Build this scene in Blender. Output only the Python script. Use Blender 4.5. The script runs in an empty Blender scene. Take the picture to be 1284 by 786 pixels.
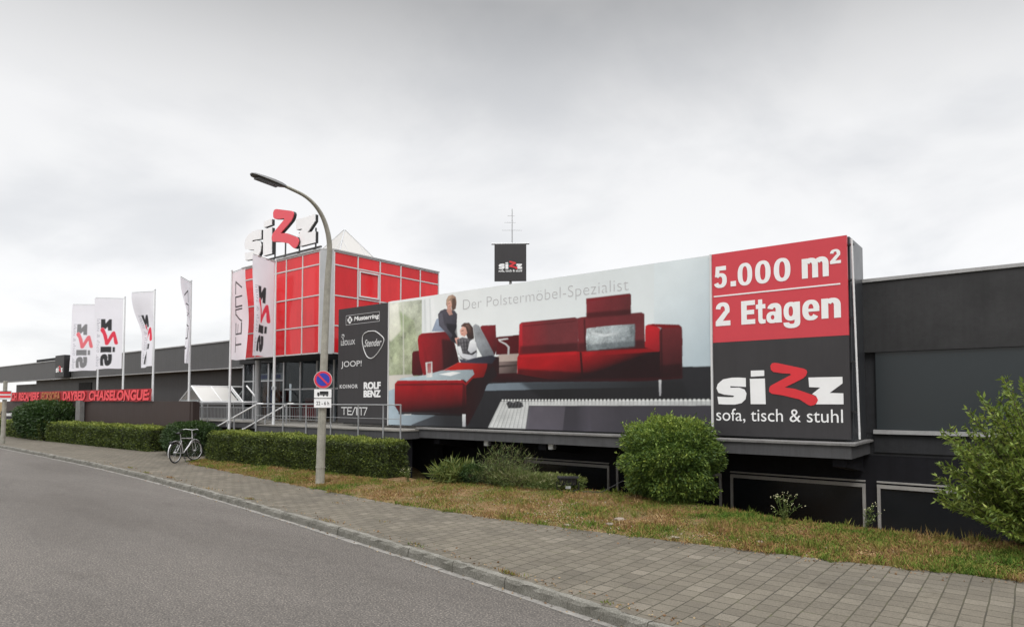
import bpy, math, random
import numpy as np
from math import radians, sin, cos, pi

random.seed(7); RNG = np.random.default_rng(11)
SC = bpy.context.scene
COL = SC.collection

# ------------------------------------------------------------------ camera
EYE = 2.1
cam_d = bpy.data.cameras.new('camera'); cam = bpy.data.objects.new('camera', cam_d); COL.objects.link(cam)
cam_d.sensor_width = 36; cam_d.lens = 22.88; cam_d.shift_y = 0.0579
cam_d.clip_start = 0.1; cam_d.clip_end = 6000
cam.location = (0, 0, EYE); cam.rotation_euler = (radians(92.5), 0, radians(38.75))
SC.camera = cam

# ------------------------------------------------------------------ sky, sun, exposure
SUN_ELEV, SUN_AZ = radians(50), radians(145)          # azimuth measured from +Y towards +X
world = bpy.data.worlds.new('World'); SC.world = world; world.use_nodes = True
nt = world.node_tree; N = nt.nodes; LK = nt.links; N.clear()
def wn(t, **kw):
    n = N.new(t)
    for k, v in kw.items(): setattr(n, k, v)
    return n
def wm(op, a, b=None, clamp=False):
    n = wn('ShaderNodeMath', operation=op, use_clamp=clamp)
    for i, v in enumerate((a, b)):
        if v is None: continue
        if isinstance(v, (int, float)): n.inputs[i].default_value = v
        else: LK.new(v, n.inputs[i])
    return n.outputs[0]
out = wn('ShaderNodeOutputWorld'); bg = wn('ShaderNodeBackground'); bg.inputs[1].default_value = 0.1
sky = wn('ShaderNodeTexSky', sky_type='NISHITA', sun_disc=False); sky.sun_elevation = SUN_ELEV; sky.sun_rotation = SUN_AZ
tc = wn('ShaderNodeTexCoord'); sep = wn('ShaderNodeSeparateXYZ'); LK.new(tc.outputs['Generated'], sep.inputs[0])
zc = wm('MAXIMUM', sep.outputs[2], 0.0); den = wm('ADD', zc, 0.30)
cmb = wn('ShaderNodeCombineXYZ'); LK.new(wm('DIVIDE', sep.outputs[0], den), cmb.inputs[0]); LK.new(wm('DIVIDE', sep.outputs[1], den), cmb.inputs[1])
n1 = wn('ShaderNodeTexNoise'); n1.inputs['Scale'].default_value = 1.55; n1.inputs['Detail'].default_value = 7; n1.inputs['Roughness'].default_value = 0.52; n1.inputs['Distortion'].default_value = 0.25
LK.new(cmb.outputs[0], n1.inputs['Vector'])
rp = wn('ShaderNodeValToRGB'); rp.color_ramp.interpolation = 'EASE'
e = rp.color_ramp.elements; e[0].position = 0.33; e[0].color = (8.2, 8.3, 8.5, 1); e[1].position = 0.58; e[1].color = (9.9, 9.9, 9.95, 1)
LK.new(n1.outputs['Fac'], rp.inputs[0])
gr = wn('ShaderNodeValToRGB'); ge = gr.color_ramp.elements          # an overcast sky is far brighter overhead than at the horizon; a heavier cloud bank hangs between
ge[0].position = 0.0; ge[0].color = (1.06, 1.06, 1.05, 1); ge[1].position = 1.0; ge[1].color = (4.0, 4.0, 4.0, 1)
for p, v in ((.16, 1.05), (.25, 1.0), (.36, .96), (.45, .76), (.53, .52), (.60, .9), (.72, 3.3)):
    q = ge.new(p); q.color = (v, v, v, 1)
LK.new(zc, gr.inputs[0])
mul = wn('ShaderNodeMixRGB', blend_type='MULTIPLY'); mul.inputs[0].default_value = 1; LK.new(rp.outputs[0], mul.inputs[1]); LK.new(gr.outputs[0], mul.inputs[2])
mx = wn('ShaderNodeMixRGB'); mx.inputs[0].default_value = 0.94; LK.new(sky.outputs[0], mx.inputs[1]); LK.new(mul.outputs[0], mx.inputs[2])
LK.new(mx.outputs[0], bg.inputs[0]); LK.new(bg.outputs[0], out.inputs[0])

sun_d = bpy.data.lights.new('sun', 'SUN'); sun_d.energy = 1.25; sun_d.angle = radians(25); sun_d.color = (1, .97, .93)
sun = bpy.data.objects.new('sun', sun_d); COL.objects.link(sun)
sun.rotation_euler = (pi/2 - SUN_ELEV, 0, -SUN_AZ + pi)

vs = SC.view_settings; vs.view_transform = 'Standard'; vs.look = 'None'; vs.gamma = 1; vs.exposure = 0; vs.use_curve_mapping = False

# ------------------------------------------------------------------ helpers
def lin(c):
    return tuple((x/255/12.92 if x/255 <= .04045 else ((x/255+.055)/1.055)**2.4) for x in c)
GV = .93
def pc(r, g, b): return tuple(min(.9, x/GV) for x in lin((r, g, b)))     # a print colour

def nodes(m):
    m.use_nodes = True; t = m.node_tree
    return t, t.nodes, t.links, t.nodes['Principled BSDF']
def math_(t, op, a, b=None, c=None, clamp=False):
    n = t.nodes.new('ShaderNodeMath'); n.operation = op; n.use_clamp = clamp
    for i, v in enumerate((a, b, c)):
        if v is None: continue
        if isinstance(v, (int, float)): n.inputs[i].default_value = v
        else: t.links.new(v, n.inputs[i])
    return n.outputs[0]
def noise(t, scale, detail=4, rough=.55, vec=None, stretch=None, coord='Object'):
    n = t.nodes.new('ShaderNodeTexNoise'); n.inputs['Scale'].default_value = scale; n.inputs['Detail'].default_value = detail; n.inputs['Roughness'].default_value = rough
    if vec is None:
        c = t.nodes.new('ShaderNodeTexCoord'); vec = c.outputs[coord]
    if stretch:
        mp = t.nodes.new('ShaderNodeMapping'); mp.inputs['Scale'].default_value = stretch; t.links.new(vec, mp.inputs[0]); vec = mp.outputs[0]
    t.links.new(vec, n.inputs['Vector']); return n.outputs['Fac']
def ramp(t, fac, stops, interp='LINEAR'):
    r = t.nodes.new('ShaderNodeValToRGB'); r.color_ramp.interpolation = interp; el = r.color_ramp.elements
    while len(el) < len(stops): el.new(.5)
    for q, (p, c) in zip(el, stops): q.position = p; q.color = (*c, 1) if len(c) == 3 else c
    t.links.new(fac, r.inputs[0]); return r.outputs[0]
def mix(t, fac, a, b, mode='MIX'):
    n = t.nodes.new('ShaderNodeMixRGB'); n.blend_type = mode
    for i, v in enumerate((fac, a, b)):
        if isinstance(v, (int, float)): n.inputs[i].default_value = v if i == 0 else (v, v, v, 1)
        elif isinstance(v, tuple): n.inputs[i].default_value = (*v, 1)
        else: t.links.new(v, n.inputs[i])
    return n.outputs[0]
def bump(t, b, h, strength=.3, dist=.02):
    n = t.nodes.new('ShaderNodeBump'); n.inputs['Strength'].default_value = strength; n.inputs['Distance'].default_value = dist
    t.links.new(h, n.inputs['Height']); t.links.new(n.outputs[0], b.inputs['Normal'])

def pm(name, col, rough=.6, amt=.18, scale=3., metal=0., spec=.5, bmp=0., bscale=60., stretch=None, streak=0.):
    """a worn single-colour surface: two octaves of tonal variation, roughness variation, optional rain streaks"""
    m = bpy.data.materials.new(name); t, n, l, b = nodes(m)
    f1 = noise(t, scale, 5, .6, stretch=stretch); f2 = noise(t, scale*9, 3, .6)
    f = math_(t, 'ADD', math_(t, 'MULTIPLY', f1, .7), math_(t, 'MULTIPLY', f2, .3))
    d = tuple(c*(1-amt) for c in col); u = tuple(min(1, c*(1+amt)) for c in col)
    c = ramp(t, f, [(.3, d), (.7, u)])
    if streak:
        s = noise(t, 2.2, 5, .65, stretch=(4, 4, .18)); s = ramp(t, s, [(.45, (1, 1, 1)), (.8, (1-streak,)*3)])
        c = mix(t, 1., c, s, 'MULTIPLY')
    l.new(c, b.inputs['Base Color'])
    r = math_(t, 'ADD', math_(t, 'MULTIPLY', f1, .25), rough-.12, clamp=True); l.new(r, b.inputs['Roughness'])
    b.inputs['Metallic'].default_value = metal; b.inputs['Specular IOR Level'].default_value = spec
    if bmp: bump(t, b, noise(t, bscale, 4, .6), bmp, .01)
    return m
def vcol_mat(name, attr='Col', rough=.5, spec=.4, trans=0.):
    m = bpy.data.materials.new(name); t, n, l, b = nodes(m)
    a = n.new('ShaderNodeAttribute'); a.attribute_name = attr
    f = noise(t, 1.3, 5, .6); c = mix(t, 1., a.outputs['Color'], ramp(t, f, [(.3, (.94, .94, .94)), (.7, (1., 1., 1.))]), 'MULTIPLY')
    l.new(c, b.inputs['Base Color']); b.inputs['Roughness'].default_value = rough; b.inputs['Specular IOR Level'].default_value = spec
    if trans:
        tr = n.new('ShaderNodeBsdfTranslucent'); l.new(c, tr.inputs[0]); ms = n.new('ShaderNodeMixShader'); ms.inputs[0].default_value = trans
        l.new(b.outputs[0], ms.inputs[1]); l.new(tr.outputs[0], ms.inputs[2]); l.new(ms.outputs[0], n['Material Output'].inputs[0])
    return m
def leaf_mat(name, stops, rough=.55, trans=.28):
    m = bpy.data.materials.new(name); t, n, l, b = nodes(m)
    a = n.new('ShaderNodeAttribute'); a.attribute_name = 'rnd'
    big = noise(t, 2.2, 3, .6)
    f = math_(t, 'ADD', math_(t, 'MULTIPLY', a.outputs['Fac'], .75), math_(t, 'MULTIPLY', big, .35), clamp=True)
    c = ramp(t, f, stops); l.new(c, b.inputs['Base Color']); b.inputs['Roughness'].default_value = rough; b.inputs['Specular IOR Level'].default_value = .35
    tr = n.new('ShaderNodeBsdfTranslucent'); l.new(c, tr.inputs[0]); ms = n.new('ShaderNodeMixShader'); ms.inputs[0].default_value = trans
    l.new(b.outputs[0], ms.inputs[1]); l.new(tr.outputs[0], ms.inputs[2]); l.new(ms.outputs[0], n['Material Output'].inputs[0])
    return m

def sm(t): t = np.clip(t, 0, 1); return t*t*(3-2*t)
class MB:
    def __init__(s): s.v = []; s.f = []; s.sm = []
    def add(s, v, f, smooth=False):
        o = len(s.v); s.v += [tuple(map(float, p)) for p in v]; s.f += [tuple(i+o for i in q) for q in f]; s.sm += [smooth]*len(f); return s
    def box(s, x0, x1, y0, y1, z0, z1):
        return s.add([(x0,y0,z0),(x1,y0,z0),(x1,y1,z0),(x0,y1,z0),(x0,y0,z1),(x1,y0,z1),(x1,y1,z1),(x0,y1,z1)],
                     [(0,3,2,1),(4,5,6,7),(0,1,5,4),(1,2,6,5),(2,3,7,6),(3,0,4,7)])
    def bbox(s, x0, x1, y0, y1, z0, z1, b=.01):
        """a box with small chamfers on its vertical and top edges"""
        def ring(d, z): return [(x0+d,y0,z),(x1-d,y0,z),(x1,y0+d,z),(x1,y1-d,z),(x1-d,y1,z),(x0+d,y1,z),(x0,y1-d,z),(x0,y0+d,z)]
        def inner(d, z): return [(x0+2*d,y0+d,z),(x1-2*d,y0+d,z),(x1-d,y0+2*d,z),(x1-d,y1-2*d,z),(x1-2*d,y1-d,z),(x0+2*d,y1-d,z),(x0+d,y1-2*d,z),(x0+d,y0+2*d,z)]
        v = ring(b, z0)+ring(b, z1-b)+inner(b, z1); f = [tuple(range(7, -1, -1)), tuple(range(16, 24))]
        for r in (0, 8): f += [(r+i, r+(i+1) % 8, r+8+(i+1) % 8, r+8+i) for i in range(8)]
        return s.add(v, f)
    def obox(s, c, ax, ay, az):
        c = np.array(c, float); ax, ay, az = (np.array(a, float) for a in (ax, ay, az)); v = []
        for k in (-1, 1):
            for (i, j) in ((-1,-1),(1,-1),(1,1),(-1,1)): v.append(c+i*ax+j*ay+k*az)
        return s.add(v, [(0,3,2,1),(4,5,6,7),(0,1,5,4),(1,2,6,5),(2,3,7,6),(3,0,4,7)])
    def tube(s, pts, r, seg=8, caps=True, smooth=True):
        P = [np.array(p, float) for p in pts]; n = len(P)
        R = [r]*n if np.isscalar(r) else list(r); v = []; prev = None
        for i in range(n):
            d = P[min(i+1, n-1)]-P[max(i-1, 0)]; d /= np.linalg.norm(d)+1e-12
            if prev is None:
                a = np.array((0, 0, 1.)) if abs(d[2]) < .9 else np.array((1., 0, 0)); u = np.cross(d, a)
            else: u = prev - d*(prev@d)
            u /= np.linalg.norm(u); prev = u; w = np.cross(d, u)
            for k in range(seg): t = 2*pi*k/seg; v.append(P[i]+R[i]*(cos(t)*u+sin(t)*w))
        f = [(i*seg+k, i*seg+(k+1) % seg, (i+1)*seg+(k+1) % seg, (i+1)*seg+k) for i in range(n-1) for k in range(seg)]
        s.add(v, f, smooth)
        if caps: s.add(v[:seg], [tuple(range(seg-1, -1, -1))]); s.add(v[-seg:], [tuple(range(seg))])
        return s
    def ring(s, c, n, R, r, seg=28, rs=6):
        c = np.array(c, float); n = np.array(n, float)/np.linalg.norm(n); a = np.cross(n, (0, 0, 1.)); a /= np.linalg.norm(a); b = np.cross(n, a); v = []
        for i in range(seg):
            t = 2*pi*i/seg; o = cos(t)*a+sin(t)*b
            for k in range(rs): p = 2*pi*k/rs; v.append(c+o*(R+r*cos(p))+n*r*sin(p))
        return s.add(v, [(i*rs+k, ((i+1) % seg)*rs+k, ((i+1) % seg)*rs+(k+1) % rs, i*rs+(k+1) % rs) for i in range(seg) for k in range(rs)], True)
    def disc(s, c, n, R, th, seg=32):
        c = np.array(c, float); n = np.array(n, float)/np.linalg.norm(n); a = np.cross(n, (0, 0, 1.)); a /= np.linalg.norm(a); b = np.cross(n, a)
        v = [c+R*(cos(2*pi*i/seg)*a+sin(2*pi*i/seg)*b)+n*k*th for k in (0, 1) for i in range(seg)]
        return s.add(v, [tuple(range(seg)), tuple(range(2*seg-1, seg-1, -1))]+[(i, seg+i, seg+(i+1) % seg, (i+1) % seg) for i in range(seg)])
    def prism(s, pts, o, ax, ay, depth):
        """a 2D outline in the plane (ax, ay) at o, given a thickness along -(ax x ay)"""
        o = np.array(o, float); ax = np.array(ax, float); ay = np.array(ay, float); nz = np.cross(ax, ay); nz /= np.linalg.norm(nz); n = len(pts)
        area = sum(pts[i][0]*pts[(i+1) % n][1]-pts[(i+1) % n][0]*pts[i][1] for i in range(n))
        if area < 0: pts = pts[::-1]
        v = [o+ax*x+ay*y for x, y in pts]+[o+ax*x+ay*y-nz*depth for x, y in pts]
        return s.add(v, [tuple(range(n)), tuple(range(2*n-1, n-1, -1))]+[(i, n+i, n+(i+1) % n, (i+1) % n) for i in range(n)])
    def build(s, name, mat, parent=None, off=None):
        me = bpy.data.meshes.new(name); v = s.v
        if off is None and parent is not None:
            r = parent
            while r.parent: r = r.parent
            off = r.location if r.get('wcoords') else None
        if off is not None: v = [(x-off[0], y-off[1], z-off[2]) for x, y, z in v]
        me.from_pydata(v, [], s.f); me.polygons.foreach_set('use_smooth', s.sm); me.update()
        return link(name, me, mat, parent)
def link(name, me, mat, parent=None):
    o = bpy.data.objects.new(name, me); COL.objects.link(o)
    if mat is not None: me.materials.append(mat)
    if parent is not None: o.parent = parent
    return o
def tag(o, label, cat, group=None, kind=None):
    if label: o['label'] = label
    if cat: o['category'] = cat
    if group: o['group'] = group
    if kind: o['kind'] = kind
    return o
def thing(name, label, cat, loc, group=None, rz=0., local=False):
    """an Empty at the thing's base; parts are written in world coordinates unless local"""
    o = bpy.data.objects.new(name, None); COL.objects.link(o); o.location = loc; o.rotation_euler = (0, 0, rz); o.empty_display_size = .2
    if not local: o['wcoords'] = 1
    return tag(o, label, cat, group)
def structure(o): o['kind'] = 'structure'; return o

def text_tris(body, bold=0., shear=0., space=1.):
    c = bpy.data.curves.new('lettering', 'FONT'); c.body = body; c.offset = bold; c.shear = shear; c.space_character = space; c.resolution_u = 6
    o = bpy.data.objects.new('lettering', c); me = bpy.data.meshes.new_from_object(o); me.calc_loop_triangles()
    v = np.array([p.co[:2] for p in me.vertices]); t = np.array([q.vertices[:] for q in me.loop_triangles])
    bpy.data.objects.remove(o); bpy.data.curves.remove(c); bpy.data.meshes.remove(me)
    v = v-v.min(0); v = v/v.max(0); return v, t
def text(mb, body, x0, x1, z0, z1, y, bold=0., shear=0., space=1., heavy=0.):
    """lettering on a plane facing -Y, scaled to fill a box; heavy thickens the strokes by that many metres with overlaid cuts of film"""
    v, t = text_tris(body, bold, shear, space); h = heavy/2
    k = 1 if not heavy else 2
    offs = [(0, 0)] if not heavy else [(-h, 0), (h, 0), (0, h*.5), (0, -h*.5), (-h*.5, h*.5), (h*.5, -h*.5), (-h*.5, -h*.5), (h*.5, h*.5)]
    for i, (dx, dz) in enumerate(offs):
        mb.add([(x0+h+(x1-x0-2*h)*a+dx, y-.0005*i, z0+h*.5+(z1-z0-h)*b+dz) for a, b in v], [tuple(int(i) for i in q) for q in t])
    return mb
def text_words(par, name, mat, body, x0, x1, z0, z1, y, bold=0., space=1.):
    """a line of lettering as one part per word, split at its widest gaps"""
    v, t = text_tris(body, bold, 0, space); k = len(body.split()); lo = v[t][:, :, 0].min(1); hi = v[t][:, :, 0].max(1); o = np.argsort(lo); gaps = []; reach = -1
    for i in o:
        if reach >= 0 and lo[i] > reach: gaps.append((lo[i]-reach, (lo[i]+reach)/2))
        reach = max(reach, hi[i])
    cut = sorted(g[1] for g in sorted(gaps)[::-1][:k-1])
    for a, b in zip([-1]+cut, cut+[2]):
        s = t[(lo > a) & (lo < b)]; ids = np.unique(s); mp = {int(q): i for i, q in enumerate(ids)}
        P(MB().add([(x0+(x1-x0)*v[q][0], y, z0+(z1-z0)*v[q][1]) for q in ids], [tuple(mp[int(i)] for i in q) for q in s]), name, mat, par)
def text_on(mb, body, o, ax, ay, w, h, bold=0., space=1.):
    v, t = text_tris(body, bold, 0, space); o = np.array(o, float); ax = np.array(ax, float); ay = np.array(ay, float)
    return mb.add([o+ax*w*a+ay*h*b for a, b in v], [tuple(int(i) for i in q) for q in t])

def leaves(name, P, D, L, W, mat, parent=None, jit=.5, off=None, rnd=None, fold=.25):
    """many small folded leaves: base points P, directions D"""
    n = len(P); P = np.asarray(P, float); D = np.asarray(D, float)+RNG.normal(0, jit, (n, 3)); D /= np.linalg.norm(D, axis=1)[:, None]
    S = np.cross(D, RNG.normal(0, 1, (n, 3))); S /= np.linalg.norm(S, axis=1)[:, None]; Nn = np.cross(D, S)
    k = RNG.uniform(.65, 1.3, (n, 1)); L = np.broadcast_to(np.asarray(L, float).reshape(-1, 1), (n, 1))*k; W = np.broadcast_to(np.asarray(W, float).reshape(-1, 1), (n, 1))*k
    m = P+D*L*.45-Nn*W*fold
    V = np.stack([P, m+S*W*.5, P+D*L, m-S*W*.5], 1).reshape(-1, 3)
    if off is None and parent is not None:
        r = parent
        while r.parent: r = r.parent
        off = r.location if r.get('wcoords') else None
    if off is not None: V = V-np.array(off)
    b = np.arange(n)*4; F = np.stack([b, b+1, b+2, b, b+2, b+3], 1).ravel()
    me = bpy.data.meshes.new(name); me.vertices.add(4*n); me.vertices.foreach_set('co', V.ravel().astype(np.float32))
    me.loops.add(6*n); me.loops.foreach_set('vertex_index', F.astype(np.int32)); me.polygons.add(2*n)
    me.polygons.foreach_set('loop_start', np.arange(0, 6*n, 3, dtype=np.int32)); me.update(calc_edges=True)
    a = me.attributes.new('rnd', 'FLOAT', 'POINT'); r = RNG.uniform(0, 1, n) if rnd is None else rnd
    a.data.foreach_set('value', np.repeat(r, 4).astype(np.float32))
    return link(name, me, mat, parent)

class Raster:
    """a printed picture worked out point by point, to become the print colours of a fine sheet"""
    def __init__(s, w, h, step, base):
        s.nx, s.ny = int(round(w/step)), int(round(h/step)); s.w, s.h = w, h
        s.u, s.v = np.meshgrid((np.arange(s.nx+1))*w/s.nx, (np.arange(s.ny+1))*h/s.ny)
        s.c = np.zeros(s.u.shape+(3,)); s.c[:] = base; s.d = w/s.nx
    def inside(s, p, du=0., dv=0.):
        U, V = s.u+du, s.v+dv; m = np.zeros(U.shape, bool); n = len(p)
        for i in range(n):
            (x0, y0), (x1, y1) = p[i], p[(i+1) % n]
            if y0 == y1: continue
            m ^= ((y0 > V) != (y1 > V)) & (U < (x1-x0)*(V-y0)/(y1-y0)+x0)
        return m
    def cover(s, p):
        q = s.d*.25; return sum(s.inside(p, a, b).astype(float) for a in (-q, q) for b in (-q, q))/4
    def soft(s, a, k):
        for _ in range(k):
            b = np.pad(a, 1, mode='edge'); a = (b[1:-1, 1:-1]*2+b[:-2, 1:-1]+b[2:, 1:-1]+b[1:-1, :-2]+b[1:-1, 2:])/6
        return a
    def patch(s, cell):
        nx, ny = int(s.w/cell)+3, int(s.h/cell)+3; G = RNG.normal(0, .8, (ny, nx)); x, y = s.u/cell, s.v/cell; i, j = x.astype(int), y.astype(int); a, b = sm(x-i), sm(y-j)
        return (G[j, i]*(1-a)+G[j, i+1]*a)*(1-b)+(G[j+1, i]*(1-a)+G[j+1, i+1]*a)*b
    def paint(s, a, col): s.c = s.c*(1-a[..., None])+np.asarray(col)*a[..., None]
    def poly(s, p, col, k=0): s.paint(s.soft(s.cover(p), k), col)
    def grad(s, p, c0, c1, p0, p1, ns, k=1, al=1.):
        d = np.array(p1)-np.array(p0); t = np.clip(((s.u-p0[0])*d[0]+(s.v-p0[1])*d[1])/(d@d), 0, 1)[..., None]
        c = np.array(pc(*c0))*(1-t)+np.array(pc(*c1))*t
        if ns:
            g = .5*s.soft(RNG.normal(0, 1, s.u.shape), 2)*2+s.patch(.28)+.7*s.patch(.10); c = c*np.clip(1+ns*g[..., None], .3, 1.8)
        s.paint(s.soft(s.cover(p), k)*al, c)
    def tris(s, V, T, col):
        a = np.zeros(s.u.shape)
        for q in T:
            A = V[q]; lo = np.floor(A.min(0)/s.d).astype(int)-1; hi = np.ceil(A.max(0)/s.d).astype(int)+2
            i0, j0 = max(lo[0], 0), max(lo[1], 0); i1, j1 = min(hi[0], s.nx+1), min(hi[1], s.ny+1)
            if i1 <= i0 or j1 <= j0: continue
            U, W = s.u[j0:j1, i0:i1], s.v[j0:j1, i0:i1]; acc = 0
            for du in (-.25, .25):
                for dv in (-.25, .25):
                    X, Y = U+du*s.d, W+dv*s.d; sg = []
                    for k in range(3):
                        (x0, y0), (x1, y1) = A[k], A[(k+1) % 3]; sg.append((x1-x0)*(Y-y0)-(y1-y0)*(X-x0))
                    acc = acc+(((sg[0] >= 0)&(sg[1] >= 0)&(sg[2] >= 0))|((sg[0] <= 0)&(sg[1] <= 0)&(sg[2] <= 0)))/4
            a[j0:j1, i0:i1] = np.maximum(a[j0:j1, i0:i1], acc)
        s.paint(a, col)
    def sheet(s, name, mat, fn, parent=None, off=(0, 0, 0)):
        V = np.array(fn(s.u, s.v)).transpose(1, 2, 0).reshape(-1, 3)-np.array(off); k = s.nx+1
        i, j = np.meshgrid(np.arange(s.nx), np.arange(s.ny)); b = (j*k+i).ravel()
        F = np.stack([b, b+1, b+k+1, b+k], 1)
        me = bpy.data.meshes.new(name); me.vertices.add(len(V)); me.vertices.foreach_set('co', V.ravel().astype(np.float32))
        me.loops.add(F.size); me.loops.foreach_set('vertex_index', F.ravel().astype(np.int32)); me.polygons.add(len(F))
        me.polygons.foreach_set('loop_start', np.arange(0, F.size, 4, dtype=np.int32)); me.polygons.foreach_set('use_smooth', np.ones(len(F), bool)); me.update(calc_edges=True)
        a = me.color_attributes.new('Col', 'FLOAT_COLOR', 'POINT'); c = np.ones((len(V), 4), np.float32); c[:, :3] = s.c.reshape(-1, 3)
        a.data.foreach_set('color', c.ravel()); return link(name, me, mat, parent)

def catmull(pts, step=.25):
    P = [np.array(p, float) for p in pts]; P = [2*P[0]-P[1]]+P+[2*P[-1]-P[-2]]; out = []
    for i in range(1, len(P)-2):
        n = max(2, int(np.linalg.norm(P[i+1]-P[i])/step))
        for k in range(n):
            t = k/n; a, b, c, d = P[i-1:i+3]
            out.append(.5*((2*b)+(c-a)*t+(2*a-5*b+4*c-d)*t*t+(3*b-a-3*c+d)*t**3))
    out.append(P[-2]); return np.array(out)

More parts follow.
